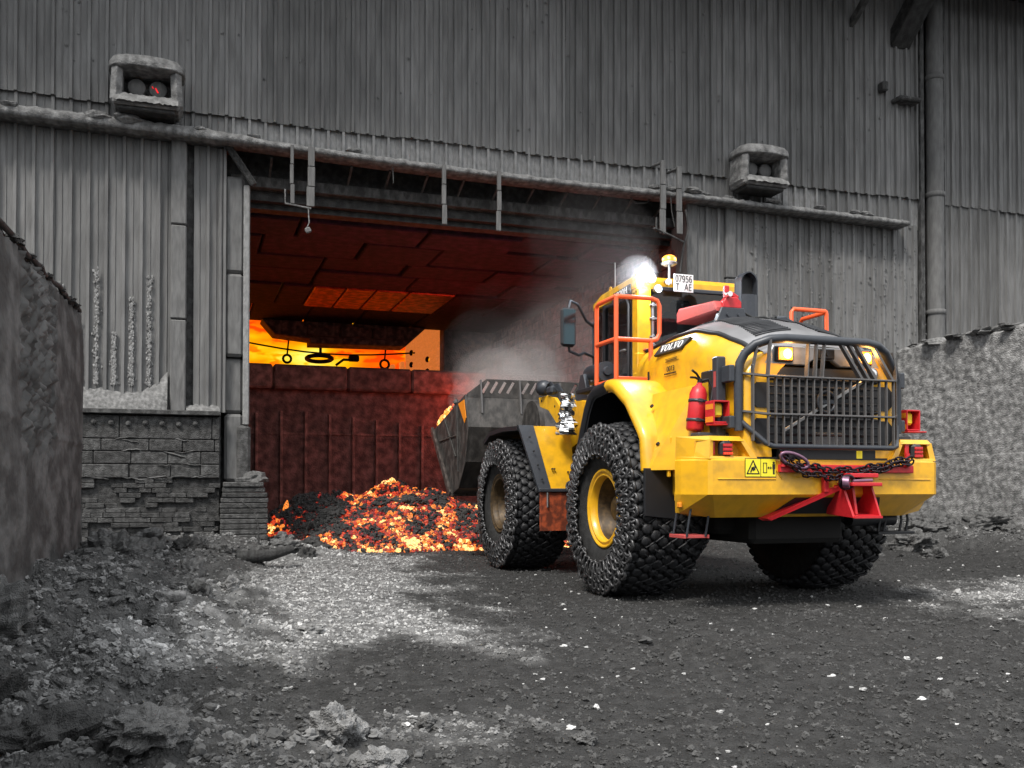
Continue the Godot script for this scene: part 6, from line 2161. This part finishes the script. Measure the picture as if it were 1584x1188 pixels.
func extras():
	# fire extinguisher strapped to the left post
	var E := thing("fire_extinguisher", "red fire extinguisher strapped upright beside the loader's left rear lamp cage", "fire extinguisher", LO + Vector3(-1.17, 1.735, 1.38))
	E.rotation = Vector3(0, 0, -0.12)
	var b := MB.new()
	b.lathe(Vector3.ZERO, Vector3.UP, [[0.0, 0.0], [0.0, 0.075], [0.02, 0.086], [0.36, 0.086], [0.42, 0.065], [0.45, 0.03], [0.47, 0.025], [0.47, 0.0]], 20)
	obj("cylinder", b, M.red, E)
	for y in [0.10, 0.29]:
		b = MB.new()
		b.lathe(Vector3(0, y, 0), Vector3.UP, [[-0.014, 0.087], [-0.014, 0.092], [0.014, 0.092], [0.014, 0.087]], 20)
		b.box(Vector3(-0.02, y, 0.092), Vector3(0.05, 0.035, 0.02), 0.005)
		obj("strap", b, M.guard, E)
	b = MB.new()
	b.box(Vector3(0, 0.49, 0), Vector3(0.04, 0.05, 0.04), 0.008)
	b.tube([Vector3(0.0, 0.51, 0.0), Vector3(-0.06, 0.55, 0.03), Vector3(-0.12, 0.57, 0.05)], 0.012, 6)
	b.tube([Vector3(0.0, 0.50, 0.0), Vector3(-0.07, 0.51, 0.03), Vector3(-0.13, 0.50, 0.05)], 0.012, 6)
	obj("valve", b, M.black, E)
	b = MB.new()
	b.tube([Vector3(0.02, 0.49, 0), Vector3(0.09, 0.52, 0.0), Vector3(0.14, 0.44, 0.02), Vector3(0.13, 0.3, 0.03), Vector3(0.11, 0.18, 0.03)], 0.014, 8)
	obj("hose", b, M.black, E)
	# tow chain slung between the two pegs
	var C := thing("tow_chain", "dark steel tow chain with purple hook ring slung across the loader's red hitch bar", "chain", LO)
	var link := link_mesh(0.088, 0.054, 0.0095, 6, 12)
	var pathf := func(t, k): # two strands
		var x: float = -0.55 + 1.43 * t
		var sag: float = 0.20 * sin(PI * pow(t, 0.85)) if k == 0 else 0.25 * sin(PI * pow(t, 0.7))
		return Vector3(x, 1.475 - 0.035 * k - sag * 0.62 + (0.012 * sin(t * 30.0)), 1.945 + 0.02 * k + 0.008 * sin(t * 21.0))
	for k in 2:
		for i in 25:
			var p: Vector3 = pathf.call(i / 24.0, k)
			var q: Vector3 = pathf.call((i + 0.5) / 24.0, k)
			var tg := (q - p).normalized()
			var o := obj("chain_link", link, M.tow, C)
			o.basis = Basis(tg, tg.cross(Vector3.BACK).normalized() * -1.0, Vector3.BACK) * Basis(Vector3.RIGHT, 0.45 + (PI / 2 if i % 2 else 0.0))
			o.basis = o.basis.orthonormalized()
			o.position = p
	b = MB.new()
	var pts := []
	for i in 18:
		var g := TAU * i / 18
		pts.append(Vector3(-0.45 + cos(g) * 0.15, 1.44 + sin(g) * 0.055 - cos(g) * 0.045, 1.97 + sin(g) * 0.02))
	b.tube(pts, 0.017, 8, true)
	obj("hook_ring", b, M.purple, C)
	b = MB.new()
	pts = []
	for i in 14:
		var g := TAU * i / 14
		pts.append(Vector3(0.08 + cos(g) * 0.075, 1.235 + sin(g) * 0.06, 2.04 + sin(g) * 0.02))
	b.tube(pts, 0.018, 8, true)
	obj("shackle", b, M.tow, C)
	b = MB.new()
	b.cyl(Vector3(0.13, 1.245, 2.06), Vector3(0.35, 1.255, 2.06), 0.016, 0.016, 10)
	b.cyl(Vector3(0.02, 1.235, 2.06), Vector3(0.06, 1.235, 2.10), 0.055, 0.055, 14)
	obj("shackle_pin", b, M.purple, C)
	# hot slag in the bucket
	var S := thing("hot_slag_load", "load of grey slag in the bucket, burning at its left front corner", "slag load", Vector3.ZERO)
	var mb := MB.new()
	var n := noise(1.6, 801, 3)
	var rows := []
	for i in 26:
		var z := -6.95 + 1.8 * i / 25.0
		var row := []
		for j in 40:
			var x := -1.58 + 3.16 * j / 39.0
			row.append(LO + Vector3(x, 2.12 + 0.30 * i / 25.0 + 0.22 * (1.0 - pow(x / 1.6, 2.0)) + 0.10 * n.get_noise_2d(x, z), z))
		rows.append(row)
	mb.grid(rows, false)
	obj("slag_surface", mb, M.rock, S).set_meta("kind", "stuff")
	var forms := [rock_mesh(811, 5, 7, 0.5, 0.8), rock_mesh(812, 5, 7, 0.5, 0.9)]
	var w := [[], [], [], []]
	for i in 150:
		var x := rng.randf_range(-1.6, -1.25)
		var t := rng.randf()
		var z := -7.05 + 1.5 * t
		var y := 2.24 + 0.36 * t + rng.randf_range(-0.03, 0.10)
		var k := 0
		if t < 0.72:
			k = [1, 2, 3, 3, 2][rng.randi() % 5]
		var s := rng.randf_range(0.03, 0.085) * (1.3 if t > 0.1 and t < 0.5 else 0.8)
		w[k].append(Transform3D(Basis.from_euler(Vector3(rng.randf() * 6, rng.randf() * 6, 0)).scaled(Vector3(s, s, s)), LO + Vector3(x, y, z)))
	copies("grey_slag", forms[0], M.rock, w[0], [], S)
	copies("red_glowing_slag", forms[1], ember(lin(1.0, 0.13, 0.02), 1.3), w[1], [], S)
	copies("orange_glowing_slag", forms[0], ember(lin(1.0, 0.32, 0.04), 2.4), w[2], [], S)
	copies("yellow_glowing_slag", forms[1], ember(lin(1.0, 0.66, 0.2), 3.2), w[3], [], S)

func smoke():
	var mats := []
	for d in [0.006, 0.012, 0.02, 0.032, 0.35, 0.15]:
		var m1 := FogMaterial.new()
		m1.albedo = Color(0.9, 0.88, 0.88)
		m1.density = d
		mats.append(m1)
	var r := RandomNumberGenerator.new()
	r.seed = 909
	for i in 70:
		var t := pow(r.randf(), 1.6)                                   # 0 over the bucket, 1 drifting up to the right
		var p := Vector3(5.6, 3.0, -16.5).lerp(Vector3(8.2, 4.9, -18.0), t) + Vector3(r.randfn() * 0.8, r.randfn() * 0.5, r.randfn() * 0.4)
		if i < 34:
			t *= 0.4
			p = Vector3(r.randf_range(4.9, 8.2), r.randf_range(2.75, 3.5), r.randf_range(-17.2, -15.7))
		var s := r.randf_range(0.45, 1.2) * (1.0 + 0.9 * t) * (0.75 if i < 34 else 1.0)
		var f := FogVolume.new()
		f.name = "smoke"
		f.shape = RenderingServer.FOG_VOLUME_SHAPE_ELLIPSOID
		f.size = Vector3(s * r.randf_range(1.2, 2.2), s * r.randf_range(0.8, 1.4), s * 1.3)
		f.position = p
		f.rotation = Vector3(0, r.randf() * TAU, r.randf_range(0.1, 0.8))
		f.material = mats[5] if i < 34 else mats[clampi(int(3.6 - 3.2 * t + r.randf_range(-0.8, 0.8)), 0, 3)]
		add_child(f, true)
		tag(f, "pale smoke rising off the hot slag in the raised bucket", "smoke", "smoke over the bucket", "stuff")
	for e in [[Vector3(-0.95, 3.85, -0.92), Vector3(1.2, 1.0, 0.9), 3], [Vector3(-0.76, 3.72, -0.72), Vector3(0.5, 0.5, 0.6), 4], [Vector3(-1.2, 4.15, -0.95), Vector3(1.7, 1.3, 1.0), 2]]:  # small added smoke volumes that give the roof lights their halo
		var f := FogVolume.new()
		f.name = "smoke"
		f.shape = RenderingServer.FOG_VOLUME_SHAPE_ELLIPSOID
		f.size = e[1]
		f.position = LO + e[0]
		f.material = mats[e[2]]
		add_child(f, true)
		tag(f, "smoke and added halo haze round the loader's white roof lights", "smoke", "halo haze round the roof lights", "stuff")

func _ready():
	# camera: shift lens, eye 1.18 m above the ground
	var cam := Camera3D.new()
	cam.name = "camera"
	cam.projection = Camera3D.PROJECTION_FRUSTUM
	cam.near = 0.1
	cam.far = 200.0
	cam.size = 2.0 * 0.1 * 594.0 / 1463.0
	cam.frustum_offset = Vector2(0.0, 0.1 * (161.0 / 1463.0 - tan(deg_to_rad(1.0))))
	cam.position = Vector3(0, 1.18, 0)
	cam.rotation = Vector3(deg_to_rad(1.0), deg_to_rad(-18.6), 0)
	add_child(cam)
	cam.current = true
	# overcast sky, weak broad sun from behind the camera's left
	var we := WorldEnvironment.new()
	we.name = "world"
	var env := Environment.new()
	env.background_mode = Environment.BG_SKY
	var sm := ProceduralSkyMaterial.new()
	sm.sky_top_color = Color(0.86, 0.87, 0.88)
	sm.sky_horizon_color = Color(0.70, 0.71, 0.72)
	sm.sky_curve = 0.3
	sm.ground_bottom_color = Color(0.16, 0.16, 0.16)
	sm.ground_horizon_color = Color(0.25, 0.25, 0.25)
	var sk := Sky.new()
	sk.sky_material = sm
	env.sky = sk
	env.background_energy_multiplier = 0.8
	env.tonemap_mode = Environment.TONE_MAPPER_LINEAR
	env.tonemap_exposure = EXPO
	env.sdfgi_enabled = true
	env.ssao_enabled = true
	env.ssil_enabled = true
	env.volumetric_fog_enabled = true
	env.volumetric_fog_density = 0.0
	we.environment = env
	add_child(we)
	var sun := DirectionalLight3D.new()
	sun.name = "sun"
	sun.light_energy = 0.5
	sun.light_color = Color(1.0, 0.98, 0.95)
	sun.light_angular_distance = 14.0
	sun.shadow_enabled = true
	sun.rotation = Vector3(deg_to_rad(-53), deg_to_rad(-46), 0)
	add_child(sun)

	rng.seed = 20240
	make_materials()
	M.front_rim = worn(lin(0.10, 0.062, 0.026), 0.55, 0.3, T.dust, Vector3(2, 2, 2))
	M.steel_dark = worn(lin(0.13, 0.11, 0.10), 0.45, 0.5, T.dust, Vector3(1, 1, 1))
	M.mirror = mat(lin(0.05, 0.075, 0.085), 0.12, 0.9)  # dark teal tint stands in for what the mirror reflects
	M.amber_glow = mat(lin(0.8, 0.32, 0.03), 0.25)
	M.amber_glow.emission_enabled = true
	M.amber_glow.emission = lin(1.0, 0.33, 0.03)
	M.amber_glow.emission_energy_multiplier = 0.5 / EXPO
	make_ground()
	building()
	concrete()
	wall_lamp(Vector3(-0.78, 7.55, -17.05), "dust capped lamp housing with a red signal glint above the doorway's left side", true)
	wall_lamp(Vector3(11.2, 7.46, -17.05), "dust capped lamp housing with two pale lenses above the ledge right of the doorway", false)
	heap()
	loader()
	extras()
	boulders()
	scatter()
	smoke()
